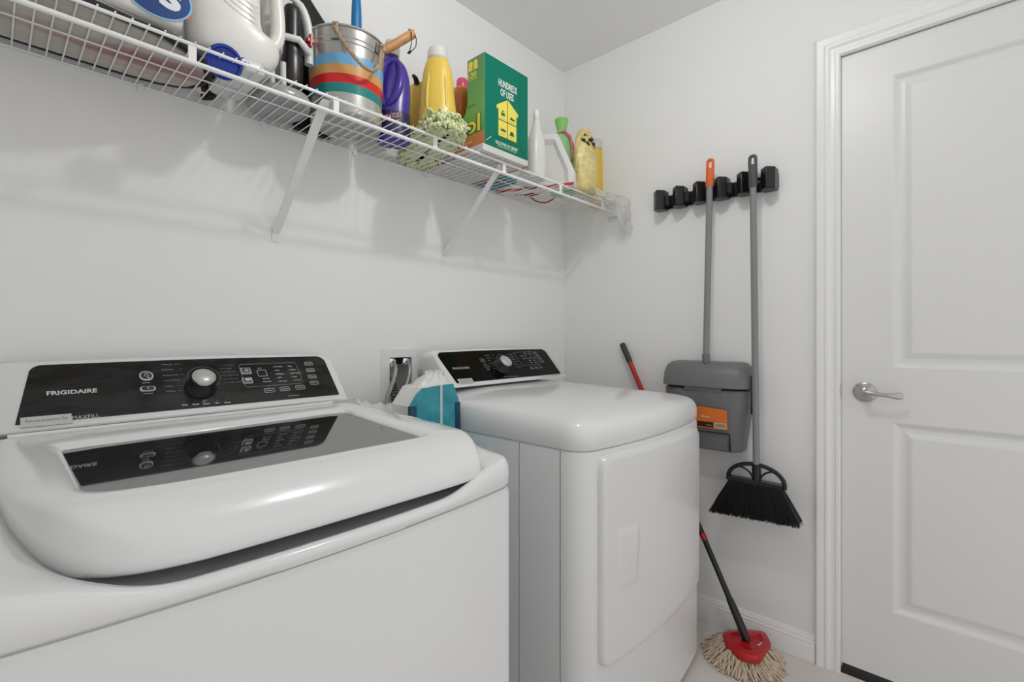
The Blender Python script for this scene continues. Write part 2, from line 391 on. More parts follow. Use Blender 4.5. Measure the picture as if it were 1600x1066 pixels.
LB = [(lerp(x, gc[0], .03), lerp(y, gc[1], .03)) for x, y in LR[0][0]]
rings.append([Vector((x, y, ZG-.014)) for x, y in [(lerp(a[0], g[0], .5), lerp(a[1], g[1], .5)) for a, g in zip(LB, GI)]])
b = MB(); b.loft(rings, closed=True); lid = b.build('lid', PLAS, ws, smooth=50)
def wol(i_, ib=None): return resample(outline(WX0, WX1, WYF, WYB, WB, inset=i_, ib=ib), gc, NL)
def rin(p, i_, cap=.012):
    q = resample(lidout(i_), gc, NL); o2 = wol(cap, .03); out = []
    for a, c in zip(q, o2):
        da = math.hypot(a[0]-gc[0], a[1]-gc[1]); dc = math.hypot(c[0]-gc[0], c[1]-gc[1]); out.append(a if da < dc else c)
    return out
rings = []
for i_, f_, dn in ((.004, None, .848), (0, None, .855), (0, .45, 0), (.0015, .72, 0), (.005, .93, 0), (.010, 1, 0)):
    rings.append([Vector((x, y, dn if f_ is None else .855+(rimh(x, y)-.855)*f_+dn)) for x, y in wol(i_)])
for i_, cap, dn in ((-.010, .014, .000), (-.005, .018, -.003), (-.001, .024, -.007), (.006, .034, -.010), (.02, .05, -.012)):
    rings.append([Vector((x, y, max(rimh(x, y)+dn, .852))) for x, y in rin(None, i_, cap)])
b = MB(); b.loft(rings); b.build('top_deck', PLAS, ws, smooth=60)
b = MB(); b.loft([[Vector((lerp(x, gc[0], -.004), lerp(y, gc[1], -.004), z)) for x, y in GI] for z in (ZG-.010, ZG-.0012)]); b.build('lid_window', SMOKE, lid, smooth=20, label='smoked dark glass window')
b = MB()
b.tube([(.02, -.226, .950), (.615, -.226, .950)], .006, 8); b.build('lid_hinge', PLAS, ws)
con = console(ws, -.006, .668, 0, 0, '')
pan = panel(con, .030, .646, .050, .647, BLACKG)
# printing on the washer panel
b = MB()
def W(px, py): return fpx(px, py, TP)
x, s = W(73, 618); x2, _ = W(152, 613); ftext(b, 'FRIGIDAIRE', x, s-.0005, .0105, width=x2-x, bold=.025)
x, s = W(113, 656); x2, _ = W(156, 652); ftext(b, 'MAXFILL', x, s, .0085, 1, width=x2-x, bold=.0)
kc = W(319, 590)
rows = [('Normal', 253, 570), ('Delicates', 253, 578), ('Hand Wash', 255, 587), ('Active Wear', 256, 595), ('Colors', 258, 604), ('Whites', 259, 612)]
for t_, px, py in rows:
    x, s = W(px, py); ftext(b, t_, x, s-.002, .0042, 2); line_on_face(b, (x+.0035*len(t_)+.001, s), (kc[0]-.038, s), .0005, 2)
rows = [('Heavy Duty', 348, 572), ('Rugged', 350, 580), ('Bulky Items', 350, 589), ('Quick Wash', 350, 594), ('Rinse & Spin', 354, 600), ('Clean Washer', 356, 606)]
for k, (t_, px, py) in enumerate(rows):
    s = W(319, 572)[1]-.0112*k; line_on_face(b, (kc[0]+.036, s), (kc[0]+.050, s), .0004, 2); ftext(b, t_, kc[0]+.052, s-.002, .0036, 2)
for t_, px in (('Soak', 289), ('Wash', 306), ('Rinse', 323), ('Spin', 340), ('Done', 356)):
    x, s = W(px, 634-(px-289)*.06); ftext(b, t_, x, s, .0042, 0, bold=.02, align='CENTER'); ftext(b, '.', x, s+.010, .0012, 0, align='CENTER')
x, s = W(229, 599); ftext(b, 'power', x, s-.001, .0035, 0, align='CENTER'); x, s = W(232, 616); ftext(b, 'start/pause', x, s, .0035, 0, align='CENTER')
ring_on_face(b, [(kc[0]+.0335*math.cos(a), kc[1]+.0335*math.sin(a)) for a in [2*PI*k/48 for k in range(48)]], .0006, 2)
bx0, bs1 = W(372, 570); bx1, bs0 = W(475, 600); bs1 = W(470, 566)[1]; bs0 = W(380, 606)[1]
ring_on_face(b, rrect(bx0, bx1, bs0, bs1, .008, 5), .0009, 2)
dx, ds = W(404, 588.5)
ring_on_face(b, rrect(dx, dx+.022, ds, ds+.021, .003, 4), .0009, 0)
cols = [(428, ['Extra Heavy', 'Heavy', 'Medium', 'Light', 'Extra Light']), (451, ['Hot', 'Warm', 'Eco Warm', 'Cool', 'Tap Cold'])]
for px, L in cols:
    x0_ = W(px, 580)[0]
    for k, t_ in enumerate(L): s = bs1-.013-.0125*k; ftext(b, t_, x0_+.004, s-.002, .0042, 0, bold=.01); ftext(b, '.', x0_, s-.001, .0014, 0)
ftext(b, 'min', dx+.005, ds+.026, .0036, 0); ftext(b, 'Max Fill', dx+.008, ds-.010, .0038, 0, bold=.01); ftext(b, 'Delay Wash', dx+.006, ds-.0205, .0038, 0, bold=.01)
for px, t_ in ((421, 'Delay'), (445, 'Soil Level'), (469, 'Temp')):
    x, s = W(px, 610-(px-421)*.1); ring_on_face(b, rrect(x-.012, x+.012, s-.007, s+.006, .003, 4), .0008, 0); ftext(b, t_, x, s-.0025, .0042, 0, align='CENTER', width=.017, bold=.01)
    line_on_face(b, (x, s+.006), (x, bs0), .0007, 2)
x, s = W(459, 618); ftext(b, 'Control Lock', x, s-.002, .0034, 0, align='CENTER')
for (px, py), t_ in zip(((482, 568.5), (485, 578.5), (488, 588.5), (491, 598.5)), ('Soak', 'Extra Rinse', 'Chime', 'Options')):
    x, s = W(px, py); ring_on_face(b, rrect(x-.011, x+.011, s-.006, s+.006, .0025, 4), .0008, 0); ftext(b, t_, x, s-.002, .0042, 0, align='CENTER', width=.016, bold=.01)
b.build('panel_printing', [mat('print_light', (.62, .62, .62), .5), GREYT, mat('print_dim', (.25, .25, .25), .5)], pan, smooth=0)
b = MB(); x, s = W(32, 669); x2, s2 = W(112, 650)
b.prism([(x, s), (x2, s-.0005), (x2, s+.0225), (x, s+.0225)], lambda u, v, d_: face(u, v, d_), TP-.001, TP+.0006)
b.text('Remove protective film', face(x+.006, s+.007, TP+.0006), RX, FS, .0105, 1, width=x2-x-.012, nrm=FN)
b.build('film_sticker', [mat('sticker', (.55, .55, .55), .5), mat('sticker_ink', (.22, .22, .22), .6)], pan, smooth=0, label='pale grey sticker reading Remove protective film')
def facelathe(prof, cx, cs, sx=1, ss=1, n=36):
    return [[face(cx+r*sx*math.cos(2*PI*k/n), cs+r*ss*math.sin(2*PI*k/n), z) for k in range(n)] for r, z in prof]
def knob(con_, cx, cs, R, m1, m2, m3):
    b = MB(); b.loft(facelathe([(R*1.34, .004), (R*1.32, .010), (R*1.20, .013), (R*1.04, .036), (R*.99, .040)], cx, cs)); kb = b.build('knob', m1, con_, smooth=40)
    b = MB(); b.loft(facelathe([(R*.98, .039), (R*1.0, .042), (R*.96, .045), (R*.86, .045), (R*.84, .043)], cx, cs)); b.build('knob_ring', m2, kb, smooth=40)
    b = MB(); b.loft(facelathe([(R*.86, .039), (R*.85, .044), (R*.7, .047), (R*.4, .0485), (R*.1, .049)], cx, cs)); b.build('knob_cap', m3, kb, smooth=60, label='satin silver cap')
kc2 = fpx(319, 589, .044)
knob(con, kc2[0], kc2[1], .0240, BLK, CHR, KNOB)
def facebtn(cx, cs, w_, h_, r, name, m1, m2, par, sym=None, dome=.004):
    b = MB(); po = rrect(cx-w_/2, cx+w_/2, cs-h_/2, cs+h_/2, r, 6)
    b.loft([[face(lerp(x, cx, t), lerp(s, cs, t), z) for x, s in po] for t, z in ((0, .004), (0, TP+.0015), (.10, TP+.0025), (.16, TP+.0025))], 0)
    b.loft([[face(lerp(x, cx, t), lerp(s, cs, t), z) for x, s in po] for t, z in ((.15, .004), (.16, TP+.002), (.3, TP+dome*.8), (.6, TP+dome), (.9, TP+dome*.95))], 1)
    if sym: b.text(sym, face(cx, cs-h_*.17, TP+dome+.0004), RX, FS, h_*.34, 2, align='CENTER', nrm=FN, bold=.02)
    return b.build(name, [m1, m2, GREYT], par, smooth=50)
GBT = mat('grey_button', (.13, .13, .13), .2, .3)
x, s = W(228.5, 588); facebtn(x, s, .025, .027, .0125, 'button', GREYT, mat('dark_button', (.03, .03, .03), .15), con)
b = MB(); ring_on_face(b, [(x+.0045*math.cos(a), s+.0045*math.sin(a)) for a in [2*PI*k/24 for k in range(24)]], .0009, 0, TP+.0042); b.prism([(x-.0005, s), (x+.0005, s), (x+.0005, s+.006), (x-.0005, s+.006)], lambda u, v, d_: face(u, v, d_), TP+.003, TP+.0048); b.build('power_symbol', GREYT, con, smooth=0)
x, s = W(231, 608); facebtn(x, s, .028, .014, .0068, 'button', GREYT, MATS['dark_button'], con, 'II')
x, s = W(384, 580); facebtn(x, s, .023, .021, .003, 'button', GREYT, GBT, con, '+', .006)
x, s = W(386.5, 595); facebtn(x, s, .023, .019, .003, 'button', GREYT, GBT, con, '-', .006)

# ---- dryer
DX0, DX1, DYF, DYB, DB, DRR = .985, 1.728, -.762, -.09, .036, .055
dr = thing('clothes_dryer', ((DX0+DX1)/2, -.45, 0), 'white front-load clothes dryer with glossy black console, farther from the camera', 'dryer')
def dol(ins=0, ib=None): return outline(DX0, DX1, DYF, DYB, DB, r=DRR, inset=ins, ib=ib)
b = MB(); b.loft([[Vector((x, y, z)) for x, y in dol(i_)] for z, i_ in ((.015, .01), (.03, 0), (.828, 0), (.836, .0015), (.838, .006))]); cabd = b.build('cabinet', ENAM, dr, smooth=30)
b = MB(); b.box(DX0-.0006, DX0+.001, -.7005, -.699, .03, .835); b.box(DX0-.0006, DX0+.001, -.560, -.559, .03, .835); b.build('side_seam', SEAM, cabd, smooth=0)
def dz_(y): return lerp(0, .014, (y+.80)/.6)
rings = [[Vector((x, y, z)) for x, y in dol(i_)] for i_, z in ((.004, .838), (0, .843))]
for i_, z in ((0, .872), (.0015, .884), (.006, .896), (.014, .906), (.025, .912), (.04, .916), (.07, .921), (.12, .927), (.2, .933)):
    rings.append([Vector((x, y, z+dz_(y)*sst(0, .03, i_+.012))) for x, y in dol(i_, ib=min(i_, .05))])
b = MB(); b.loft(rings); b.build('top_cover', PLAS, dr, smooth=60)
for x, y in ((DX0+.07, DYF+.07), (DX1-.07, DYF+.07), (DX0+.07, DYB-.07), (DX1-.07, DYB-.07)):
    b = MB(); b.lathe([(.02, 0), (.022, .004), (.012, .008), (.012, .02)], (x, y, 0), 16); b.build('foot', BLKM, dr)
def yfr(x):
    xc = (DX0+DX1)/2; t = (x-xc)/((DX1-DX0)/2); y = DYF-DB*(1-t*t)
    for e in (DX0+DRR-x, x-(DX1-DRR)):
        if e > 0: y += DRR-math.sqrt(max(DRR*DRR-e*e, 0))
    return y
dp = hy(942, 720, -.80)
dxl, dxr = 1.045, 1.655
dzt, dzb = .822, .283
douter = lambda i_: rrect(dxl+i_, dxr-i_, dzb+i_, dzt-i_, max(.03-i_*.5, .01), 6)
hc = (1.150, .545); ph = [(1.098, .470), (1.186, .462), (1.186, .500), (1.196, .590), (1.196, .618), (1.098, .632)]
NN = 120
rings = []
for i_, o_ in ((-.003, .002), (-.002, .003), (0, -.004), (.002, -.012), (.008, -.016), (.016, -.0165)):
    rings.append([Vector((x, yfr(x)+o_, z)) for x, z in resample(douter(i_), hc, NN)])
base_ = resample(douter(.016), hc, NN); pr = resample(ph, hc, NN)
for t in (.2, .4, .6, .8, .95):
    rings.append([Vector((x, yfr(x)-.0165, z)) for x, z in [(lerp(a[0], q[0], t), lerp(a[1], q[1], t)) for a, q in zip(base_, pr)]])
rings.append([Vector((x, yfr(x)-.0160, z)) for x, z in pr])
for t, dep in ((.05, -.0172), (.18, -.0192), (.30, -.0195), (.8, -.0195)):
    rings.append([Vector((x, yfr(x)+dep+(.006 if z < .5 else 0)*0, z)) for x, z in [(lerp(q[0], hc[0], t), lerp(q[1], hc[1], t)) for q in pr]])
b = MB(); b.loft(rings, c0=False); b.build('door', ENAM, dr, smooth=40)
for z in (.76, .33):
    b = MB(); b.box(dxr+.004, dxr+.012, yfr(dxr)-.003, yfr(dxr)+.006, z-.03, z+.03); b.build('hinge', ENAM, dr, bevel=.001)
con = console(dr, 1.040, 1.672, 0, 0, '')
pan = panel(con, 1.066, 1.642, 1.055, 1.652, BLACKP)
b = MB()
x, s = W(708, 577); x2, _ = W(733, 574); ftext(b, 'FRIGIDAIRE', x, s-.002, .0095, width=x2-x, bold=.03)
kc = W(788, 564)
for k, t_ in enumerate(('Normal', 'Heavy Duty', 'Bulky', 'Delicates', 'Active Wear', 'Towels')):
    s = kc[1]+.032-.0135*k; ftext(b, t_, kc[0]-.085, s-.002, .0055, 1, bold=.01); line_on_face(b, (kc[0]-.048, s), (kc[0]-.036, s), .0008, 1)
for k, t_ in enumerate(('Normal', 'Casual', 'Mixed', 'Quick Dry', 'Air Dry', 'Timed Dry')):
    s = kc[1]+.032-.0135*k; ftext(b, t_, kc[0]+.047, s-.002, .0055, 1, bold=.01); line_on_face(b, (kc[0]+.034, s), (kc[0]+.044, s), .0008, 1)
for t_, px in (('Dry', 790), ('Cool', 795), ('Done', 801), ('Clean', 807)):
    x, s = W(px, 589-(px-790)*.05); ftext(b, t_, x, s-.002, .0060, 1, bold=.02, align='CENTER')
ring_on_face(b, [(kc[0]+.033*math.cos(a), kc[1]+.033*math.sin(a)) for a in [2*PI*k/40 for k in range(40)]], .0012, 1)
bx0, bs0 = W(812, 574); bx1, bs1 = W(840, 552)
bx0 = kc[0]+.082; bx1 = bx0+.118; bs0 = kc[1]-.030; bs1 = kc[1]+.043
ring_on_face(b, rrect(bx0, bx1, bs0, bs1, .006, 4), .0012, 1)
ring_on_face(b, rrect(bx0+.032, bx0+.050, bs0+.034, bs0+.054, .003, 4), .0012, 0)
for c_ in range(2):
    for k, t_ in enumerate(('More', 'Dry', 'Normal', 'Less', 'Damp')):
        ftext(b, t_, bx0+.060+.029*c_, bs1-.013-.0125*k, .0055, 0, bold=.02)
for k in range(3):
    x = bx0+.045+.028*k; s = bs0-.016; ring_on_face(b, rrect(x-.009, x+.009, s-.007, s+.007, .003, 4), .001, 1); ftext(b, ('Time', 'Dryness', 'Temp')[k], x, s-.003, .0055, 0, align='CENTER', width=.014, bold=.01)
for k in range(4):
    x = bx1+.016+.002*k; s = bs1-.007-.0165*k; ring_on_face(b, rrect(x-.010, x+.010, s-.006, s+.006, .0025, 4), .001, 1); ftext(b, ('Chime', 'Wrinkle', 'Timer', 'Lock')[k], x, s-.0025, .005, 0, align='CENTER', width=.015, bold=.01)
x, s = W(754, 563.5); ring_on_face(b, [(x+.012*math.cos(a), s+.013*math.sin(a)) for a in [2*PI*k/32 for k in range(32)]], .0012, 1)
ring_on_face(b, [(x+.0055*math.cos(a), s+.0055*math.sin(a)) for a in [2*PI*k/24 for k in range(24)]], .001, 0); line_on_face(b, (x, s), (x, s+.007), .001)
s -= .029; x += .001; ring_on_face(b, [(x+.013*math.cos(a), s+.009*math.sin(a)) for a in [2*PI*k/32 for k in range(32)]], .0012, 1); ftext(b, 'II', x, s-.003, .007, 0, align='CENTER'); ftext(b, 'start', x, s-.018, .005, 0, align='CENTER')
b.build('panel_printing', [mat('print_light2', (.34, .34, .34), .5), mat('print_mid2', (.22, .22, .22), .5)], pan, smooth=0)
b = MB(); x, s = W(719, 600.5); x2, _ = W(741, 598)
b.prism([(x, s), (x2, s), (x2, s+.022), (x, s+.022)], lambda u, v, d_: face(u, v, d_), TP-.001, TP+.0006)
for k in range(3): b.prism([(x+.006, s+.004+.006*k), (x2-.006, s+.004+.006*k), (x2-.006, s+.0058+.006*k), (x+.006, s+.0058+.006*k)], lambda u, v, d_: face(u, v, d_), TP, TP+.0009, 1)
b.build('film_sticker', [mat('sticker2', (.55, .53, .53), .5), MATS['sticker_ink']], pan, smooth=0, label='pale sticker with faint lines')
kc2 = fpx(791, 563.5, .044); knob(con, kc2[0], kc2[1], .0255, BLK, KNOB, KNOB)

# ------------------------------------------------------------------ washer outlet box in the wall with its hoses
ob = thing('washer_outlet_box', ((HX0+HX1)/2, 0, HZ0), 'white recessed laundry outlet box in the back wall between washer and dryer', 'outlet box')
FR = [(HX0-.03, HX1+.03, HZ0-.03, HZ1+.028)]
b = MB()
o_ = rrect(HX0-.028, HX1+.028, HZ0-.03, HZ1+.028, .006, 3); i_ = rrect(HX0+.004, HX1-.004, HZ0+.004, HZ1-.004, .004, 3)
b.loft([[Vector((x, 0, z)) for x, z in o_], [Vector((x, -.004, z)) for x, z in o_], [Vector((x*.995+.0049*.98, -.006, z)) for x, z in rrect(HX0-.024, HX1+.024, HZ0-.026, HZ1+.024, .006, 3)], [Vector((x, -.006, z)) for x, z in i_], [Vector((x, .092, z)) for x, z in i_]], c0=False)
b.build('box_frame', mat('outlet_white', (.80, .80, .80), .4), ob, smooth=20)
def elbow(px, py, nm):
    c = hy(px, py, .012); b = MB()
    b.lathe([(.0045, 0), (.0045, .05)], (c.x, .07, c.z), 14, M=Matrix.Rotation(PI/2, 4, 'X'))
    b.lathe([(.012, 0), (.015, .003), (.015, .013), (.012, .016), (.006, .017)], (c.x, .012, c.z), 18, M=Matrix.Rotation(PI/2, 4, 'X')); return b.build(nm, CHR, ob, smooth=40), c
v1, c1 = elbow(610, 566, 'valve'); v2, c2 = elbow(631.5, 565.5, 'valve')
b = MB(); b.box(HX0+.01, HX1-.01, .03, .08, HZ1-.03, HZ1-.01); b.build('valve_bar', BLKM, ob)
BRAID = noise_mat('steel_braid', [(.35, (.16, .16, .15)), (.65, (.50, .49, .47))], 900, 1, .35, (1, 1, .4), metal=.6)
def hose(name, c, px, label, m, r, z0=.45):
    e = hy(px, 620, -.045); pts = bez((c.x, -.004, c.z-.002), (c.x+.004, -.035, c.z-.012), (lerp(c.x, e.x, .4), -.042, c.z-.06), (e.x, -.05, e.z), 14)+[Vector((lerp(e.x, e.x-.01, t), -.05-.02*t, lerp(e.z, z0, t))) for t in (.33, .66, 1)]
    b = MB(); b.tube(pts, r, 12); o = tag(b.build(name, m, smooth=60), label, 'hose')
    return o
h1 = hose('supply_hose', c1, 604, 'steel braided water hose on the left tap of the outlet box', BRAID, .0075)
h2 = hose('supply_hose', c2, 627, 'steel braided water hose on the right tap of the outlet box', BRAID, .0075)
for h_, c in ((h1, c1), (h2, c2)):
    b = MB(); b.lathe([(.0095, 0), (.0105, .002), (.0105, .012), (.0095, .014)], (c.x, -.004, c.z-.016), 8); b.build('hose_nut', CHR, h_)
e = hy(616, 605, -.01)
prof = []
zz = e.z-.5
pts = [Vector((e.x+.004, .03, e.z+.005)), Vector((e.x+.003, .005, e.z+.004)), Vector((e.x, -.018, e.z-.01))]
b = MB(); K = 90; P_ = bez((e.x, .05, e.z+.02), (e.x, -.022, e.z+.03), (e.x, -.024, e.z-.02), (e.x-.01, -.024, e.z-.35), K)
b.tube(P_, [.013+.0022*math.sin(k*2.1) for k in range(K+1)], 14); tag(b.build('drain_hose', mat('drain_grey', (.09, .085, .08), .5), smooth=60), 'dark ribbed drain hose between the two steel water hoses', 'hose')

# ------------------------------------------------------------------ teal package between the machines
TEAL = noise_mat('teal_plastic_film', [(.3, (.02, .24, .30)), (.7, (.05, .36, .42))], 14, 4, .3, dist=1)
FILM = mat('white_film', (.78, .78, .76), .3, bump=(60, .6))
pk = thing('wrapped_package', (.88, -.22, 0), 'tall teal plastic wrapped package with crumpled white top, between washer and dryer', 'package')
A = hy(640, 634, -.315); B_ = hy(659, 606, -.315); C_ = hy(690, 602, -.315)
xr_ = .978; zt = C_.z
def sect(y, shr):
    return [(A.x, 0), (A.x, A.z), (lerp(A.x, B_.x, .5), lerp(A.z, B_.z, .62)), (B_.x, B_.z-.002), (C_.x, zt), (.955, zt+.002), (xr_, zt-.05), (xr_-.003, zt-.10), (xr_, 0)]
ps = sect(0, 0)
b = MB(); b.loft([[Vector((x, y, z)) for x, z in ps] for y in (-.318, -.3125)]); b.build('wrapper', TEAL, pk, smooth=0, bevel=.002)
bs_ = [(A.x+.002, 0), (A.x+.002, A.z-.004), (B_.x, B_.z+.000), (C_.x-.01, zt+.006), (.955, zt+.004), (xr_-.004, zt-.05), (xr_-.002, 0)]
b = MB(); b.loft([[Vector((x, y, z)) for x, z in bs_] for y in (-.3122, -.22)]); b.build('white_wrapper', FILM, pk, smooth=20, bevel=.004)
s0 = hy(689, 602, -.319); s1 = hy(691.5, 700, -.319)
b = MB(); b.box(s0.x-.004, s0.x+.004, -.3215, -.316, .30, zt+.001); b.build('wrapper_stripe', mat('pale_stripe', (.55, .66, .66), .4), pk)
q = hy(640, 634, -.32); b = MB(); b.box(A.x-.002, A.x+.02, -.3205, -.31, .5, hy(640, 636, -.32).z); b.box(.962, .9795, -.3205, -.3, .4, hy(718, 628, -.32).z); b.build('wrapper_print', mat('navy_print', (.01, .05, .12), .4), pk)
# crumpled white opening
rg = []; n = 48
for k, (t, rr_, zz) in enumerate([(0, 1.0, -.006), (.2, .95, .008), (.45, .72, .018), (.7, .45, .026), (.9, .36, .033), (1, .40, .038)]):
    ring = []
    for j in range(n):
        a = 2*PI*j/n; wob = 1+.14*t*math.sin(a*7+1)+.12*t*math.sin(a*13+2)
        x = lerp(.896, .925, t)+.074*rr_*wob*math.cos(a)
        slope = -.55*max(0, .875-x)
        ring.append(Vector((x, -.268+.042*rr_*wob*math.sin(a), zt+zz+slope+.004*t*math.sin(a*5+k))))
    rg.append(ring)
b = MB(); b.loft(rg, c0=False); b.build('crumpled_top', FILM, pk, smooth=60, label='crumpled white film top')
# white film sheet behind washer
b = MB(); nx, ny = 26, 8; V = []
P0, P1, P2 = hy(556, 622, -.10), hy(585, 626, -.09), hy(612, 631, -.09)
for i in range(nx+1):
    for j in range(ny+1):
        t = i/nx; u = j/ny
        if t < .5: bx = P0.lerp(P1, t*2)
        else: bx = P1.lerp(P2+Vector((.035, 0, -.004)), (t-.5)*2)
        bx = bx.copy(); bx.z += -.012*math.sin(min(t*2, 1)*PI)*0
        V.append(Vector((bx.x-.035*u, -.08-.16*u-.01*math.sin(t*14), bx.z-.006-.022*u*(1 if t < .5 else 1.5)+.004*math.sin(t*23+u*5)+.003*math.sin(u*17+t*9))))
F_ = [(i*(ny+1)+j, (i+1)*(ny+1)+j, (i+1)*(ny+1)+j+1, i*(ny+1)+j+1) for i in range(nx) for j in range(ny)]
b.add(V, F_); o = b.build('film_flap', FILM, pk, smooth=60, label='loose flap of white film'); so = o.modifiers.new('s', 'SOLIDIFY'); so.thickness = .0015


# ------------------------------------------------------------------ wire shelf
ZS = 1.732; SX0, SX1 = XL+.004, XR-.006; SYF = -.293
sf = thing('wire_shelf', (.8, 0, ZS), 'long white wire shelf on the back wall above the washer and dryer', 'shelf')
b = MB()
k = -17
while True:
    x = .0297+.0256*k; k += 1
    if x < SX0+.01: continue
    if x > SX1-.005: break
    b.tube([(x, -.004, ZS-.0015), (x, -.15, ZS-.0015), (x, SYF-.004, ZS-.0015)], .00165, 6)
b.tube([(SX0, -.146, ZS-.0047), (SX1, -.146, ZS-.0047)], .0019, 8); b.tube([(SX0, -.006, ZS-.0047), (SX1, -.006, ZS-.0047)], .0022, 8)
b.build('wire_deck', WIRE, sf)
b = MB(); b.tube([(SX0, SYF, ZS-.0065), (SX1-.004, SYF, ZS-.0065)], .0036, 10); b.build('front_rod', WIRE, sf)
b = MB(); b.tube([(SX0, SYF+.002, ZS-.042), (SX1-.004, SYF+.002, ZS-.042)], .0052, 12); b.build('hanging_rod', WIRE, sf)
for x in (-.024, .281, .592, .906, 1.205, 1.526, 1.83):
    b = MB(); b.box(x-.0075, x+.0075, SYF-.0015, SYF+.0035, ZS-.041, ZS-.007); b.build('rod_hanger', WIRE, sf, bevel=.001)
for x, wx, wz in ((.570, .557, 1.425), (1.200, 1.176, 1.435)):
    b = MB(); T = Vector((x, SYF+.01, ZS-.012)); Bt = Vector((wx, -.004, wz)); n_ = (Bt-T).normalized(); sd = Vector((1, 0, 0)); th = n_.cross(sd).normalized()
    rg = []
    for t in (0, .03, .5, .97, 1):
        p = T.lerp(Bt, t); w_ = .012 if .02 < t < .98 else .008
        rg.append([p+sd*w_+th*.002, p-sd*w_+th*.002, p-sd*w_-th*.002, p+sd*w_-th*.002])
    b.loft(rg); b.box(wx-.010, wx+.010, -.0035, -.0005, wz-.025, wz+.02)
    b.build('support_brace', mat('brace_white', (.84, .84, .83), .45), sf, smooth=0, bevel=.001)
for k in range(8):
    x = SX0+.15+.28*k
    b = MB(); b.box(x-.005, x+.005, -.009, -.0005, ZS-.016, ZS+.002); b.lathe([(.003, 0), (.003, .004)], (x, -.009, ZS-.022), 8, M=Matrix.Rotation(PI/2, 4, 'X')); b.build('wall_clip', WIRE, sf)
b = MB(); b.box(SX1-.022, XR-.0005, -.31, -.268, ZS-.06, ZS+.004); b.build('end_bracket', WIRE, sf, bevel=.003)
ZD = ZS+.0005

# ------------------------------------------------------------------ things on the shelf
def sq(cx, cy, z, rx, ry, p=2.4, n=36, rot=0):
    out = []
    for k in range(n):
        a = 2*PI*k/n; c, s_ = math.cos(a), math.sin(a)
        x = rx*abs(c)**(2/p)*(1 if c > 0 else -1); y = ry*abs(s_)**(2/p)*(1 if s_ > 0 else -1)
        out.append(Vector((cx+x*math.cos(rot)-y*math.sin(rot), cy+x*math.sin(rot)+y*math.cos(rot), z)))
    return out
def smooth_prof(pr, m=4):
    """Catmull-Rom through tuples"""
    out = []
    for i in range(len(pr)-1):
        p0, p1, p2, p3 = pr[max(i-1, 0)], pr[i], pr[i+1], pr[min(i+2, len(pr)-1)]
        for k in range(m):
            t = k/m; out.append(tuple(.5*((2*b_)+(-a+c)*t+(2*a-5*b_+4*c-d_)*t*t+(-a+3*b_-3*c+d_)*t**3) for a, b_, c, d_ in zip(p0, p1, p2, p3)))
    out.append(tuple(pr[-1])); return out
def body(b, c, prof, m=0, p=2.4, rot=0, mm=4):    # prof: (z, rx, ry[, dx])
    prof = [q if len(q) == 4 else (*q, 0) for q in prof]
    b.loft([sq(c[0]+q[3]*math.cos(rot), c[1]+q[3]*math.sin(rot), c[2]+q[0], max(q[1], .001), max(q[2], .001), p, rot=rot) for q in smooth_prof(prof, mm)], m)
# ironing board, cover side down
CV = mat('board_cover', (1, 1, 1), .85); nt = CV.node_tree; tc = nt.nodes.new('ShaderNodeTexCoord'); mp = nt.nodes.new('ShaderNodeMapping'); wv = nt.nodes.new('ShaderNodeTexNoise'); cr = nt.nodes.new('ShaderNodeValToRGB')
mp.inputs['Scale'].default_value = (1.2, 7, 1); wv.inputs['Scale'].default_value = 1.5; wv.inputs['Detail'].default_value = 3; wv.inputs['Distortion'].default_value = .7
for k, (p_, c_) in enumerate([(.28, (.30, .10, .12)), (.40, (.42, .27, .28)), (.47, (.50, .45, .41)), (.58, (.52, .52, .46)), (.72, (.44, .36, .33))]):
    e_ = cr.color_ramp.elements if k < 2 else None
    if k < 2: e_[k].position = p_; e_[k].color = (*c_, 1)
    else: q_ = cr.color_ramp.elements.new(p_); q_.color = (*c_, 1)
nt.links.new(tc.outputs['Object'], mp.inputs[0]); nt.links.new(mp.outputs[0], wv.inputs['Vector']); nt.links.new(wv.outputs['Fac'], cr.inputs[0]); nt.links.new(cr.outputs[0], nt.nodes['Principled BSDF'].inputs['Base Color'])
ib = thing('ironing_board', (0, -.15, ZD), 'ironing board with mauve and beige patterned cover lying on the left end of the shelf', 'ironing board')
def board_ol(i_):
    P_ = [(-.40+i_, -.026-i_), (-.40+i_, -.274+i_)]
    P_ += [(x, y+i_) for x, y in [(-.1, -.274), (.05, -.274), (.14, -.270), (.19, -.262)]]
    P_ += [(p.x-i_, p.y) for p in bez((.23, -.259+i_, 0), (.33, -.225, 0), (.375, -.15, 0), (.33, -.07, 0), 10)]
    P_ += [(x, y-i_) for x, y in [(.31, -.052), (.27, -.036), (.22, -.029), (.1, -.026)]]
    return P_
b = MB(); b.loft([[Vector((x, y, z)) for x, y in board_ol(i_)] for i_, z in ((.012, ZD), (.006, ZD+.001), (.004, ZD+.010), (.010, ZD+.026), (.02, ZD+.028))]); b.build('cover', CV, ib, smooth=40)
b = MB(); b.tube([Vector((x, y, ZD+.0085)) for x, y in board_ol(-.0035)], .0078, 8, closed=True); b.build('edge_piping', BLKM, ib)
b = MB(); c_ = hz(330, 143, ZD+.012)
for k in range(7):
    a = k*1.3; q = Vector((.372+.010*math.sin(a*2), -.085+.035*math.cos(a), ZD+.009+.004*k))
    b.tube(bez(q, q+Vector((.03*math.cos(a), .03*math.sin(a), .006)), q+Vector((.034*math.cos(a+1), .034*math.sin(a+1), .004)), q+Vector((.014*math.cos(a+2), .03*math.sin(a+2), -.001)), 8), .0075, 8)
b.build('cover_drawstring', BLKM, ib, smooth=60, label='bunched black cloth drawstring')
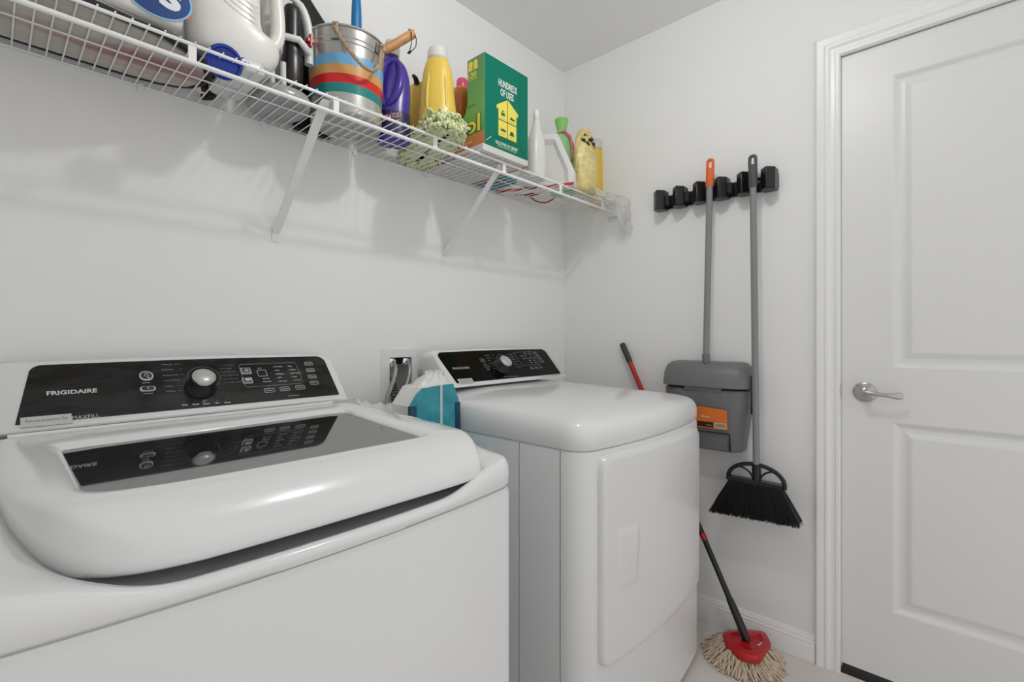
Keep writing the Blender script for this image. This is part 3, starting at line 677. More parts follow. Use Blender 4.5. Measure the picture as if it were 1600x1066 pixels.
# white package with blue oval
pg = thing('paper_package', (.07, -.16, ZD+.031), 'white plastic wrapped package with a blue oval logo, on top of the ironing board', 'package')
PWH = mat('package_white', (.78, .765, .74), .35, bump=(30, .3))
b = MB(); z0 = ZD+.031
b.loft([[Vector((x, y, z)) for x, y in rrect(-.20+i_, .276-i_, -.266+i_, -.05-i_, .02, 5)] for i_, z in ((.012, z0), (.003, z0+.006), (0, z0+.02), (0, z0+.20), (.004, z0+.215), (.014, z0+.222))])
b.build('wrapping', PWH, pg, smooth=50)
lc = hy(246, -10, -.2665)
b = MB()
for m_, sc in ((0, 1.0), (1, .94)):
    po = [(lc.x+.060*sc*math.cos(a), lc.z+.047*sc*math.sin(a)) for a in [2*PI*k/48 for k in range(48)]]
    b.prism(po, lambda u, v, d_: Vector((u, -.2665-d_, v)), 0, .0006+.0004*m_, m_)
b.text('s', (lc.x+.002, -.2676, lc.z-.020), (1, 0, -.12), (.12, 0, 1), .046, 2, width=.036, bold=.03, nrm=(0, -1, 0))
b.text('a', (lc.x-.038, -.2676, lc.z-.008), (1, 0, -.12), (.12, 0, 1), .04, 2, width=.034, bold=.02, nrm=(0, -1, 0))
q0 = lc.z-.026
for (x0, x1, dz_0, m_) in ((-.17, lc.x-.055, .0, 3), (lc.x+.058, .262, -.0, 3), (lc.x+.05, .262, .009, 4)):
    b.prism([(x0, q0+dz_0), (x1, q0+dz_0), (x1, q0+dz_0+.007), (x0, q0+dz_0+.007)], lambda u, v, d_: Vector((u, -.2665-d_, v)), 0, .0005, m_)
b.build('printed_logo', [mat('logo_lightblue', (.25, .55, .80), .35), noise_mat('logo_blue', [(.3, (.001, .008, .09)), (.7, (.002, .05, .22))], 6, 1, .45), mat('logo_white', (.8, .85, .88), .3), mat('stripe_red', (.75, .10, .02), .4), mat('stripe_yellow', (.8, .5, .1), .4)], pg, smooth=0, label='blue oval logo with white lettering and orange stripes')
# small tub with blue lid
tb = thing('small_tub', (.39, -.2, ZD), 'small white tub with a round blue lid facing out, under the white jug', 'tub')
b = MB(); b.loft([[Vector((x, y, z)) for x, y in rrect(.364+i_, .440-i_, -.255+i_, -.075-i_, .018, 5)] for i_, z in ((.006, ZD), (0, ZD+.006), (0, ZD+.026), (.004, ZD+.030))]); b.build('tub_body', mat('tub_white', (.72, .73, .73), .3), tb, smooth=50)
BLUE = mat('blue_lid', (.003, .03, .33), .25)
lc = hy(351, 97, -.272); ax = (CAMP-lc).normalized(); ax = (ax+Vector((.15, .0, .15))).normalized()
Q = Vector((0, 0, 1)).rotation_difference(ax).to_matrix().to_4x4()
b = MB(); b.lathe([(.028, -.018), (.033, -.016), (.0355, -.008), (.0355, .000), (.033, .003), (.029, .003), (.027, -.001), (.015, -.002), (.004, -.001)], lc, 44, M=Q); b.tube([lc-ax*.014, Vector((.390, -.252, ZD+.018))], .010, 10); b.build('lid', BLUE, tb, smooth=35, label='round blue lid')
# white jug with handle
JW = mat('jug_plastic', (.80, .785, .745), .3, sub=.15)
jg = thing('detergent_jug', (.39, -.19, ZD+.031), 'large white plastic jug with a hollow handle, left of the iron', 'jug')
b = MB(); z0 = ZD+.0315
def jsec(z, x0, x1, ry): return [Vector((q.x, q.y, q.z)) for q in sq((x0+x1)/2, -.19, z0+z, (x1-x0)/2, ry, 3.2, 40)]
prof = smooth_prof([(0, .315, .45, .045), (.006, .303, .465, .052), (.03, .295, .482, .058), (.06, .293, .486, .060), (.075, .293, .470, .060), (.09, .293, .445, .060), (.15, .293, .440, .060), (.20, .300, .445, .056), (.24, .32, .47, .05), (.27, .35, .45, .035), (.285, .375, .425, .022), (.30, .378, .422, .021)], 3)
b.loft([jsec(*q) for q in prof])
b.tube(bez((.455, -.19, z0+.072), (.500, -.19, z0+.085), (.492, -.19, z0+.13), (.487, -.19, z0+.19), 12)+bez((.485, -.19, z0+.21), (.480, -.19, z0+.25), (.45, -.19, z0+.255), (.43, -.19, z0+.25), 8), [.017]*22, 16)
b.build('jug_body', JW, jg, smooth=60, sub=1)
b = MB(); b.lathe([(.026, 0), (.026, .03), (.023, .034)], (.40, -.19, z0+.295), 30); b.build('cap', JW, jg)
b = MB()
for k in range(4): b.tube(bez((.304, -.249, z0+.17-.013*k), (.34, -.2515, z0+.165-.013*k), (.36, -.2515, z0+.13-.013*k), (.425, -.248, z0+.128-.013*k), 14), .0011, 8)
b.build('embossed_wave', JW, jg)
# steam iron standing on its heel
IW = mat('iron_white', (.72, .72, .71), .3); IG = mat('iron_grey_clear', (.34, .35, .35), .25)
ir = thing('steam_iron', (.535, -.115, ZD), 'white steam iron with black grip standing between the white jug and the striped bucket', 'iron')
b = MB(); body(b, (.525, -.108, ZD), [(0, .062, .070), (.004, .070, .082), (.02, .072, .084), (.035, .066, .078), (.04, .055, .065)], p=2.6); b.build('heel_tank', IG, ir, smooth=50, label='translucent grey heel tank')
b = MB(); body(b, (.545, -.066, ZD+.040), [(0, .040, .022), (.05, .046, .025), (.14, .050, .022), (.22, .046, .02), (.30, .030, .016), (.34, .008, .006)], p=2.6); b.build('housing', IW, ir, smooth=50)
gx = .540; gy = -.155
b = MB(); body(b, (gx, gy, ZD+.020), [(0, .010, .010), (.012, .020, .018), (.05, .0265, .024), (.10, .0265, .024), (.13, .022, .021), (.20, .0205, .020), (.235, .020, .019), (.245, .012, .012)], p=2.2); b.build('grip', BLK, ir, smooth=50, label='black rubber grip')
b = MB()
b.tube([Vector((.492, -.150, ZD+.03)), Vector((.490, -.152, ZD+.12)), Vector((.493, -.155, ZD+.21))]+bez((.500, -.157, ZD+.262), (.53, -.158, ZD+.305), (.575, -.158, ZD+.29), (.586, -.155, ZD+.21), 10)+[Vector((.587, -.152, ZD+.13))], [.007]*3+[.008]*6+[.011]*5+[.012], 12)
b.tube([(.514, -.165, ZD+.03), (.512, -.168, ZD+.10)], .007, 10)
b.tube([(.500, -.165, ZD+.168), (.545, -.186, ZD+.166), (.580, -.172, ZD+.150)], .009, 12)
b.build('handle_frame', IW, ir, smooth=60)
b = MB(); b.box(.572, .591, -.176, -.160, ZD+.180, ZD+.192, M=None); b.box(.578, .585, -.178, -.165, ZD+.168, ZD+.202); b.build('steam_switch', REDP, ir, bevel=.002, label='red switch')
# black speckled bag
BAGM = noise_mat('speckled_black', [(.64, (.004, .004, .004)), (.80, (.30, .30, .30))], 38, 5, .7)
p_ = [hy(455, 60, -.03), hy(516, 60, -.03), hy(512, 42, -.03), hy(478, -12, -.03), hy(468, -60, -.03), hy(440, -60, -.03)]
b = MB(); po = [(.60, ZD+.001), (p_[1].x, ZD+.001), (p_[2].x, p_[2].z), (p_[3].x, p_[3].z), (p_[4].x, p_[4].z), (p_[5].x, p_[5].z), (.605, ZD+.20)]
b.loft([[Vector((lerp(x, .66, t), y, lerp(z, 1.95, t) if z > ZD+.01 else z)) for x, z in po] for t, y in ((.06, -.014), (0, -.018), (0, -.030), (.06, -.034))])
tag(b.build('black_bag', BAGM, smooth=30), 'black speckled bag standing against the wall behind the striped bucket', 'bag')
# striped bucket
bk = thing('bucket', (.70, -.145, ZD), 'galvanised metal bucket with blue, orange, red and teal stripes and rope handle', 'bucket')
GALV = noise_mat('galvanised', [(.3, (.42, .41, .39)), (.7, (.62, .61, .58))], 7, 3, .28, metal=.75)
cx, cy = .70, -.145; zz = [(0, .0955), (.004, .098), (.052, .0985), (.054, .0985), (.079, .0995), (.104, .1005), (.129, .1015), (.157, .1025), (.185, .104), (.187, .1055), (.190, .104), (.198, .1045), (.200, .106), (.203, .105), (.228, .107)]
b = MB(); n = 56; bandm = [0]*15
for i, q in enumerate(zz[:-1]):
    z_ = q[0]; m_ = 0
    if .053 <= z_ < .078: m_ = 1
    elif .078 <= z_ < .103: m_ = 2
    elif .103 <= z_ < .128: m_ = 3
    elif .128 <= z_ < .156: m_ = 4
    r0, r1 = q[1], zz[i+1][1]
    b.add([(cx+r*math.cos(2*PI*j/n), cy+r*math.sin(2*PI*j/n), ZD+z_k) for r, z_k in ((r0, z_), (r1, zz[i+1][0])) for j in range(n)], [(j, (j+1) % n, n+(j+1) % n, n+j) for j in range(n)], m_)
b.lathe([(.1065, .228), (.102, .222), (.096, .02), (.09, .006)], (cx, cy, ZD), n, 0, c0=False)
b.lathe([(.0955, 0), (.094, .003), (.088, .0035)], (cx, cy, ZD), n, 0, c0=False, c1=True)
bm_ = b.build('bucket_shell', [GALV, mat('stripe_teal', (.005, .22, .20), .3), mat('stripe_red2', (.62, .015, .015), .3), mat('stripe_ochre', (.66, .34, .11), .3), mat('stripe_blue', (.16, .42, .68), .3)], bk, smooth=40)
b = MB(); b.tube([(cx+.1085*math.cos(2*PI*j/n), cy+.1085*math.sin(2*PI*j/n), ZD+.229) for j in range(n)], .003, 8, closed=True); b.build('rim', GALV, bk)
def pxof(p): v = Vector(p)-CAMP; D = v.dot(FW); return HPX+FPX*v.dot(RT)/D, HPY-FPX*v.z/D
def rimang(px):
    best = None
    for j in range(-180, 30):
        a = math.radians(j); q = (cx+.108*math.cos(a), cy+.108*math.sin(a), ZD+.21)
        d_ = abs(pxof(q)[0]-px)
        v = Vector((q[0]-0, q[1]-CY)); nrm = Vector((math.cos(a), math.sin(a)))
        if v.dot(nrm) < 0 and (best is None or d_ < best[0]): best = (d_, a)
    return best[1]
a1, a2 = rimang(524), rimang(592)
ROPE = noise_mat('rope', [(.35, (.30, .20, .12)), (.65, (.55, .40, .27))], 120, 2, .9, (1, 1, 3))
def rp(a, r, z): return Vector((cx+r*math.cos(a), cy+r*math.sin(a), ZD+z))
for a in (a1, a2):
    b = MB(); t_ = Vector((-math.sin(a), math.cos(a), 0)); q = rp(a, .1075, .205)
    b.add([q+t_*.012+Vector((0, 0, -.014)), q-t_*.012+Vector((0, 0, -.014)), q-t_*.010+Vector((0, 0, .014)), q+t_*.010+Vector((0, 0, .014))]+[q+rp(a, .004, 0)-rp(a, 0, 0)+t_*.012+Vector((0, 0, -.014)), q+rp(a, .004, 0)-rp(a, 0, 0)-t_*.012+Vector((0, 0, -.014)), q+rp(a, .004, 0)-rp(a, 0, 0)-t_*.010+Vector((0, 0, .014)), q+rp(a, .004, 0)-rp(a, 0, 0)+t_*.010+Vector((0, 0, .014))], [(0,1,2,3),(4,5,6,7),(0,1,5,4),(1,2,6,5),(2,3,7,6),(3,0,4,7)])
    b.build('ear', GALV, bk)
pts = [rp(lerp(a1, a2, t), .117+.018*math.sin(PI*t), lerp(.218, .205, t)-.098*math.sin(PI*t**1.25)**.8) for t in [k/30 for k in range(31)]]
b = MB()
for ph_ in (0, 2.09, 4.19):                       # three-strand twist
    st = []; 
    for k in range(121):
        t = k/120; f_ = t*30; i = min(int(f_), 29); p = pts[i].lerp(pts[i+1], f_-i); tt = (pts[i+1]-pts[i]).normalized(); u = tt.orthogonal().normalized(); v = tt.cross(u)
        st.append(p+(u*math.cos(t*70+ph_)+v*math.sin(t*70+ph_))*.0024)
    b.tube(st, .0029, 6)
for q in (pts[0], pts[-1]): b.tube([q+Vector((-.004, 0, .006)), q+Vector((.005, -.004, .009)), q+Vector((.006, -.002, -.004)), q+Vector((-.003, -.004, -.008))], [.005, .0065, .0065, .005], 8)
b.build('rope_handle', ROPE, bk)
BLH = mat('blue_handle', (.0, .17, .40), .3)
c_ = hy(557, 20, -.15); b = MB(); body(b, (c_.x, -.15, ZD+.012), [(0, .008, .010), (.05, .007, .009), (.17, .007, .009), (.205, .011, .010), (.22, .0155, .012), (.28, .0155, .012), (.36, .013, .011), (.40, .006, .006)], p=2.3); b.lathe([(.001, 0), (.004, .001), (.004, .003)], (c_.x, -.163, ZD+.262), 10, 0)
o = b.build('brush_handle', BLH, smooth=60); tag(o, 'blue plastic brush handle sticking straight up out of the striped bucket', 'brush')
WOOD = noise_mat('wood_dowel', [(.3, (.42, .19, .06)), (.7, (.62, .32, .12))], 12, 4, .5, (1, 1, 6))
pe = hy(645, 53, -.215); pr_ = hy(600, 79, -.175); di = (pr_-pe).normalized(); pin = pr_+di*.10
dw = thing('wooden_stick', pe, 'round wooden stick with black cord loop leaning out of the striped bucket', 'stick')
b = MB(); b.tube([pe-di*.003, pe, pr_, pin], [.0115, .0135, .0130, .0125], 20); b.build('dowel', WOOD, dw, smooth=50)
b = MB(); u0 = pe+di*.010; dn = Vector((0, 0, -1))
b.tube([u0+Vector((-.006, 0, .016)), u0+Vector((.004, -.012, .012)), u0+Vector((.012, -.015, -.012)), u0+Vector((.011, -.014, -.035)), u0+Vector((-.001, -.012, -.052)), u0+Vector((-.010, -.011, -.060)), u0+Vector((-.018, -.010, -.066))], .0014, 6)
b.tube([u0+Vector((-.006, 0, .016)), u0+Vector((-.006, -.015, -.002)), u0+Vector((-.005, -.014, -.030)), u0+Vector((-.010, -.011, -.060))], .0014, 6); b.tube([u0+Vector((-.007, -.011, -.056)), u0+Vector((-.013, -.011, -.064))], .004, 8)
b.build('cord_loop', BLKM, dw, label='thin black cord loop')
# purple bottle
PURP = mat('purple_plastic', (.055, .030, .30), .28, sub=.05); PURD = mat('purple_label', (.012, .008, .075), .35)
px_, py_ = .864, -.135; rot = -.5
pb = thing('softener_bottle', (px_, py_, ZD), 'purple fabric softener bottle with white cap, right of the striped bucket', 'bottle')
b = MB(); c_ = (px_, py_, ZD)
body(b, c_, [(0, .044, .034), (.004, .050, .040), (.03, .051, .042), (.10, .050, .040), (.15, .048, .036, .004), (.20, .044, .032, .006), (.24, .036, .028, .004), (.262, .024, .022, -.002), (.27, .018, .018, -.004), (.276, .018, .018, -.004)], rot=rot)
Rr = Matrix.Rotation(rot, 4, 'Z'); L_ = lambda x, y, z: Vector(c_)+(Rr @ Vector((x, y, z)))
b.build('bottle_body', PURP, pb, smooth=60)
b = MB()
pts = bez(L_(-.030, -.032, .105), L_(-.060, -.052, .15), L_(-.045, -.050, .235), L_(-.006, -.030, .25), 14)
b.tube(pts, [.007+.006*math.sin(PI*k/14) for k in range(15)], 12)
pts = bez(L_(-.030, -.032, .105), L_(.010, -.052, .12), L_(.028, -.048, .18), L_(.010, -.028, .25), 14)
b.tube(pts, [.006+.007*math.sin(PI*k/14) for k in range(15)], 12)
b.build('grip_loop', PURP, pb, smooth=60)
b = MB(); b.lathe([(.021, .276), (.0235, .280), (.0235, .31), (.020, .322), (.016, .324)], (px_-.004*math.cos(rot), py_-.004*math.sin(rot), ZD), 30); b.build('cap', mat('cap_cream', (.76, .73, .68), .35), pb, label='cream white cap')
b = MB(); rr_ = smooth_prof([(.016, .0520, .0425), (.09, .0515, .0415)], 2)
b.loft([sq(px_, py_, ZD+q[0], q[1], q[2], 2.4, rot=rot) for q in rr_], c0=False, c1=False)
b.text('Suavitel', L_(-.046, -.0425, .050)+Vector((0, 0, 0)), Rr @ Vector((1, -.0, .35)), Rr @ Vector((-.3, 0, 1)), .022, 1, width=.07, nrm=(Rr @ Vector((0, -1, 0))))
b.build('label', [PURD, mat('label_pink', (.65, .35, .40), .4)], pb, smooth=60, label='dark purple wrapped label')
# green chenille mop pad
MG = noise_mat('chenille_green', [(.3, (.60, .66, .34)), (.7, (.82, .86, .58))], 60, 2, .95)
mh = thing('chenille_mop_head', (.98, -.18, ZD), 'pale green chenille mop head with black plate, under the yellow bottles', 'mop head')
random.seed(11); b = MB()
def worm(p, d, L, r):
    p = Vector(p); d = Vector(d).normalized(); q = p+d*L*.5+Vector((random.uniform(-.003, .003), random.uniform(-.003, .003), 0)); e_ = p+d*L+Vector((0, 0, -.002))
    b.tube([p+Vector((0, 0, .002)), q+Vector((0, 0, .002)), e_+Vector((0, 0, .002))], [r*.9, r*1.25, r*.8], 6)
mx0, mx1, my0, my1 = .916, 1.040, -.330, -.022
b.loft([[Vector((x, y, z)) for x, y in rrect(mx0+i_, mx1-i_, my0+i_, my1-i_, .05, 5)] for i_, z in ((.02, ZD+.006), (.01, ZD+.012), (.01, ZD+.028), (.02, ZD+.034))])
for _ in range(520):                                # underside
    x = random.uniform(mx0, mx1); y = random.uniform(my0, my1); a = random.uniform(0, 6.28)
    worm((x, y, ZD+.0085), (math.cos(a), math.sin(a), random.uniform(-.1, .1)), random.uniform(.010, .018), .0042)
for _ in range(760):                                # rim and top
    t = random.uniform(0, 2*PI); ox = random.gauss(0, .002); s_ = random.random()
    ex, ey = (mx0+mx1)/2+(mx1-mx0)/2*max(-1, min(1, 1.25*math.cos(t))), (my0+my1)/2+(my1-my0)/2*max(-1, min(1, 1.25*math.sin(t)))
    front = sst(-.24, -.32, ey) if ey < -.24 else 0
    front = max(0, min(1, (-.22-ey)/.09))
    z = ZD+random.uniform(.008, .036+.03*front); k_ = 1-(.25 if z > ZD+.034 else 0)*random.random()
    worm((lerp(.98, ex, k_), lerp(-.18, ey, k_), z), (math.cos(t)*.8+random.uniform(-.5, .5), math.sin(t)*.8+random.uniform(-.5, .5), random.uniform(-.9, .5)), random.uniform(.012, .020), .0046)
for _ in range(300):
    x = random.uniform(mx0+.02, mx1+.0); y = random.uniform(my0, -.245); hh = ZD+.034+.032*math.sin(PI*(x-mx0+.02)/(mx1-mx0+.04))*random.random()
    a = random.uniform(0, 6.28); worm((x, y, hh), (math.cos(a), math.sin(a), random.uniform(-.7, .1)), random.uniform(.012, .019), .0048)
for v in b.v: v.x += .3*(v.y+.18)
b.build('chenille_pile', MG, mh, smooth=60)
b = MB(); b.box(.920, 1.055, -.246, -.040, ZD+.036, ZD+.047); b.box(.925, .94, -.252, -.246, ZD+.036, ZD+.056); b.build('mop_plate', BLKM, mh, bevel=.003, label='black plastic plate')
ZM = ZD+.048
# yellow bottles
YEL = mat('yellow_plastic', (.82, .58, .09), .3, sub=.08)
cx_, cy_ = hy(684, 100, -.175).x, -.175
yb = thing('softener_bottle', (cx_, cy_, ZM), 'tall yellow bottle with clear white cap standing on the green mop head', 'bottle')
b = MB(); body(b, (cx_, cy_, ZM), [(0, .050, .038), (.005, .061, .044), (.04, .065, .046), (.09, .061, .044), (.14, .055, .040), (.18, .052, .037), (.22, .047, .035), (.25, .038, .032), (.262, .030, .028), (.266, .024, .024), (.275, .024, .024)], p=2.3, rot=-.75); b.build('bottle_body', YEL, yb, smooth=60)
b = MB(); Rr = Matrix.Rotation(-.75, 4, 'Z')
for (u, v) in ((-.022, 1), (.02, 1)):
    q = [Vector((cx_, cy_, ZM+z))+Rr @ Vector((u*(1+.5*math.sin(z*14)), -w_, 0)) for z, w_ in ((.05, .036), (.10, .0365), (.15, .032), (.20, .0285), (.235, .026))]
    b.tube(q, [.001, .005, .006, .005, .001], 10)
b.build('bottle_ridge', YEL, yb, smooth=60)
b = MB(); b.lathe([(.030, .258), (.034, .264), (.033, .288), (.029, .298), (.022, .303), (.010, .3045)], (cx_, cy_, ZM), 32); b.build('cap', mat('cap_clear', (.74, .72, .66), .25, sub=.1), yb, label='translucent white cap')
cx2 = hy(657, 140, -.074).x
y2 = thing('dish_soap_bottle', (cx2, -.074, ZM), 'smaller yellow bottle with dark spout behind the tall yellow bottle', 'bottle')
b = MB(); body(b, (cx2, -.074, ZM), [(0, .040, .028), (.005, .048, .032), (.06, .050, .033), (.12, .048, .032), (.17, .044, .030), (.205, .036, .026), (.222, .020, .016), (.226, .010, .010)], rot=-.6); b.build('bottle_body', YEL, y2, smooth=60)
b = MB(); b.tube([(cx2-.024, -.087, ZM+.210), (cx2-.036, -.094, ZM+.222), (cx2-.048, -.100, ZM+.222)], [.010, .008, .006], 10); b.build('spout', BLK, y2, label='dark spout')
# flat white carton and teal pack on the wires
CART = noise_mat('carton_white', [(.3, (.60, .59, .57)), (.7, (.70, .69, .67))], 6, 3, .6)
fc = thing('flat_carton', (1.2, -.165, ZD), 'flat white printed carton with orange edges lying under the green box', 'carton')
b = MB(); b.box(1.083, 1.305, -.314, -.020, ZD, ZD+.022); b.build('carton_body', CART, fc, bevel=.0015)
for x0_, x1_, y0_ in ((1.083, 1.088, -.25), (1.296, 1.306, -.3145)):
    b = MB(); b.box(x0_, x1_, y0_, -.020, ZD-.0006, ZD+.004); b.build('orange_edge', mat('carton_orange', (.52, .20, .09), .6), fc)
b = MB(); random.seed(5)
for k in range(9):
    y = -.29+.028*k; x = 1.11
    while x < 1.27:
        l_ = random.uniform(.01, .04); b.box(x, min(x+l_, 1.285), y, y+.0035, ZD-.0004, ZD+.001); x += l_+random.uniform(.004, .02)
b.build('carton_print', mat('faint_print', (.42, .42, .42), .7), fc, smooth=0)
tp = thing('flat_pack', (1.38, -.09, ZD), 'flat teal and white pack lying near the wall, right of the carton', 'pack')
b = MB(); b.box(1.312, 1.425, -.155, -.018, ZD, ZD+.018); b.build('pack_body', [mat('teal_card', (.06, .25, .30), .5)], tp, bevel=.002)
b = MB()
for k in range(4): b.box(1.312, 1.425, -.15+.034*k, -.15+.034*k+.010, ZD-.0005, ZD+.001)
b.build('pack_stripe', mat('dark_card', (.04, .09, .11), .5), tp, smooth=0)
# green box
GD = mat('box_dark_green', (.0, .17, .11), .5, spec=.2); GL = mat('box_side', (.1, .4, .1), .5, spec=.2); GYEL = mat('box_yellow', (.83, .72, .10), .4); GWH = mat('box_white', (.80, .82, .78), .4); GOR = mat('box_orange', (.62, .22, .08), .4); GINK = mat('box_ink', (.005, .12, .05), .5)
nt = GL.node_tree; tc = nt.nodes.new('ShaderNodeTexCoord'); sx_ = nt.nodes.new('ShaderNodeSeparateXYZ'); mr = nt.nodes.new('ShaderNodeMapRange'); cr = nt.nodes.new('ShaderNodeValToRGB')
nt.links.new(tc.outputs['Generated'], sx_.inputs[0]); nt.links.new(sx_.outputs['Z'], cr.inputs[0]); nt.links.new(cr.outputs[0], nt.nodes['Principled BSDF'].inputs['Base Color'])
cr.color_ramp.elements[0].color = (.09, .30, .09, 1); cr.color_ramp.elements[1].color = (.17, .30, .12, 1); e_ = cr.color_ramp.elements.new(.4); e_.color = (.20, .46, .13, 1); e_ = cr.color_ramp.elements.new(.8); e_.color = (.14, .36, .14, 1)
gA = hy(757, 222, -.310); gB = hy(825, 250, -.310); gT = hy(757, 80, -.310).z
gx0, gx1, gz0, gz1, gy = gA.x, gB.x, ZD+.0225, gT, -.310
gb = thing('cleaner_box', ((gx0+gx1)/2, -.25, gz0), 'dark green cardboard box printed HUNDREDS OF USES with a yellow house', 'box')
b = MB()
side = [(gy, gz0), (-.165, gz0), (-.165, gz0+.075), (-.185, gz0+.10), (-.215, gz0+.125), (-.226, gz0+.16), (-.226, gz1)] + [(gy, gz1)]
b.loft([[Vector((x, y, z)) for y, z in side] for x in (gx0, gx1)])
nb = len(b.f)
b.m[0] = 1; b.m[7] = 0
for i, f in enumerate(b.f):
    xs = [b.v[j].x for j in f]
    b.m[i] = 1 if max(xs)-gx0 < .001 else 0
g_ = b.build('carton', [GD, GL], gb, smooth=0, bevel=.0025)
b = MB(); fr_ = lambda u, v, d_: Vector((u, gy-.0003-d_, v))
wB = gx1-gx0; hB = gz1-gz0
def U(u, v): return gx0+wB*u, gz0+hB*v
def pr(poly, m_, t_=.0004): b.prism([U(*q) for q in poly], fr_, -.001, t_, m_)
nF = (0, -1, 0)
x, z = U(.30, .715); b.text('HUNDREDS', (x, gy-.0005, z), (1, 0, 0), (0, 0, 1), .024, 0, width=wB*.42, bold=.02, nrm=nF)
x, z = U(.345, .615); b.text('OF USES', (x, gy-.0005, z), (1, 0, 0), (0, 0, 1), .024, 0, width=wB*.30, bold=.02, nrm=nF)
pr([(.26, .49), (.51, .60), (.75, .49), (.75, .455), (.71, .455), (.71, .16), (.30, .16), (.30, .455), (.26, .455)], 1)
pr([(.495, .16), (.508, .16), (.508, .60), (.495, .60)], 2, .0008); pr([(.30, .335), (.71, .335), (.71, .345), (.30, .345)], 2, .0008)
pr([(.36, .395), (.44, .395), (.44, .43), (.36, .43)], 2, .0008); pr([(.38, .44), (.42, .44), (.42, .455), (.38, .455)], 2, .0008)
pr([(.56, .39), (.67, .39), (.67, .41), (.62, .41), (.60, .43), (.56, .40)], 2, .0008); pr([(.35, .22), (.46, .22), (.46, .25), (.43, .24), (.41, .255), (.38, .24), (.35, .255)], 2, .0008); pr([(.55, .21), (.66, .21), (.64, .25), (.60, .262), (.57, .25)], 2, .0008)
for u0_, v0_ in ((.34, .36), (.55, .36), (.34, .185), (.55, .185)): pr([(u0_, v0_), (u0_+.10, v0_), (u0_+.10, v0_+.006), (u0_, v0_+.006)], 3, .0008)
x, z = U(.24, .055); b.text('KILLS 99.9% OF GERMS*', (x, gy-.0005, z), (1, 0, 0), (0, 0, 1), .012, 0, width=wB*.50, bold=.015, nrm=nF)
pr([(.28, .038), (.72, .038), (.72, .043), (.28, .043)], 1); 
pr([(.795, .13), (.801, .13), (.801, .965), (.795, .965)], 2, .0003); pr([(.02, .02), (.20, .13), (.797, .13), (.98, .012), (.985, .018), (.80, .138), (.198, .138), (.01, .026)], 2, .0003)
pr([(.03, .025), (.13, .09), (.15, .12), (.035, .05)], 0, .0003)
fs = lambda u, v, d_: Vector((gx0-.0003-d_, u, v)); nL = (-1, 0, 0)
b.prism([(-.166, gz0), (gy+.001, gz0), (gy+.001, gz0+hB*.155), (-.166, gz0+hB*.135)], fs, -.001, .0004, 3)
# tall yellow letters, a pine tree in the o
b.text('Sol', (gx0-.0008, -.170, gz0+hB*.16), (0, -1, 0), (0, 0, 1), .062, 2, width=.122, bold=.055, nrm=nL)
b.text('Sol', (gx0-.0012, -.174, gz0+hB*.165), (0, -1, 0), (0, 0, 1), .059, 1, width=.116, bold=.02, nrm=nL)
tcx = -.236; tz = gz0+hB*.185
b.prism([(tcx+.011, tz), (tcx+.002, tz), (tcx+.002, tz-.004), (tcx-.002, tz-.004), (tcx-.002, tz), (tcx-.011, tz), (tcx-.004, tz+.012), (tcx-.008, tz+.012), (tcx, tz+.030), (tcx+.008, tz+.012), (tcx+.004, tz+.012)], fs, .0008, .0016, 4)
b.prism([(-.232, gz0+hB*.86), (-.252, gz0+hB*.86), (-.254, gz0+hB*.95), (-.245, gz0+hB*.97), (-.234, gz0+hB*.955)], fs, 0, .0006, 1); b.prism([(-.258, gz0+hB*.86), (-.278, gz0+hB*.86), (-.276, gz0+hB*.955), (-.268, gz0+hB*.97), (-.259, gz0+hB*.95)], fs, 0, .0006, 1)
b.text('120', (gx0-.0006, -.232, gz0+hB*.775), (0, -1, 0), (0, 0, 1), .020, 1, width=.040, bold=.02, nrm=nL)
b.prism([(-.232, gz0+hB*.755), (-.275, gz0+hB*.755), (-.275, gz0+hB*.762), (-.232, gz0+hB*.762)], fs, 0, .0006, 1)
b.text('original', (gx0-.0008, -.20, gz0+hB*.06), (0, -1, 0), (0, 0, 1), .008, 0, width=.05, nrm=nL)
b.text('disinfects', (gx0-.0005, -.228, gz0+hB*.47), (0, -1, 0), (0, 0, 1), .004, 4, width=.04, nrm=nL)
b.build('printed_design', [GWH, GYEL, GINK, GOR, mat('tree_green', (.0, .18, .09), .5)], gb, smooth=0)
# orange and purple capped bottles behind the box
OB = mat('orange_bottle', (.72, .22, .03), .3); PK = mat('pink_cap', (.75, .08, .20), .3)
def simple_bottle(name, label, px, y, base, prof, m1, capr, caph, m2, zt=None, rot=0, p=2.3):
    x = hy(px, 150, y).x; t = thing(name, (x, y, base), label, 'bottle')
    b = MB(); body(b, (x, y, base), prof, rot=rot, p=p); b.build('bottle_body', m1, t, smooth=60)
    z = prof[-1][0]-.004
    b = MB(); b.lathe([(capr*.95, z), (capr, z+.004), (capr*.96, z+caph*.8), (capr*.8, z+caph), (capr*.3, z+caph+.001)], (x, y, base), 26); b.build('cap', m2, t, smooth=40)
    return t
simple_bottle('cleaner_bottle', 'orange bottle with pink cap just behind the left edge of the green box', 722, -.118, ZD+.0225, [(0, .026, .022), (.01, .033, .027), (.08, .036, .030), (.14, .036, .030), (.19, .037, .031), (.255, .036, .030), (.272, .026, .022), (.276, .017, .017)], OB, .021, .034, PK)
simple_bottle('cleaner_bottle', 'dark red bottle with purple cap between the tall yellow bottle and the orange bottle', 706, -.070, ZD+.0225, [(0, .022, .018), (.01, .024, .020), (.10, .025, .021), (.20, .024, .020), (.235, .018, .016), (.24, .013, .013)], mat('dark_red_bottle', (.10, .012, .008), .3), .015, .030, mat('violet_cap', (.35, .06, .42), .3))
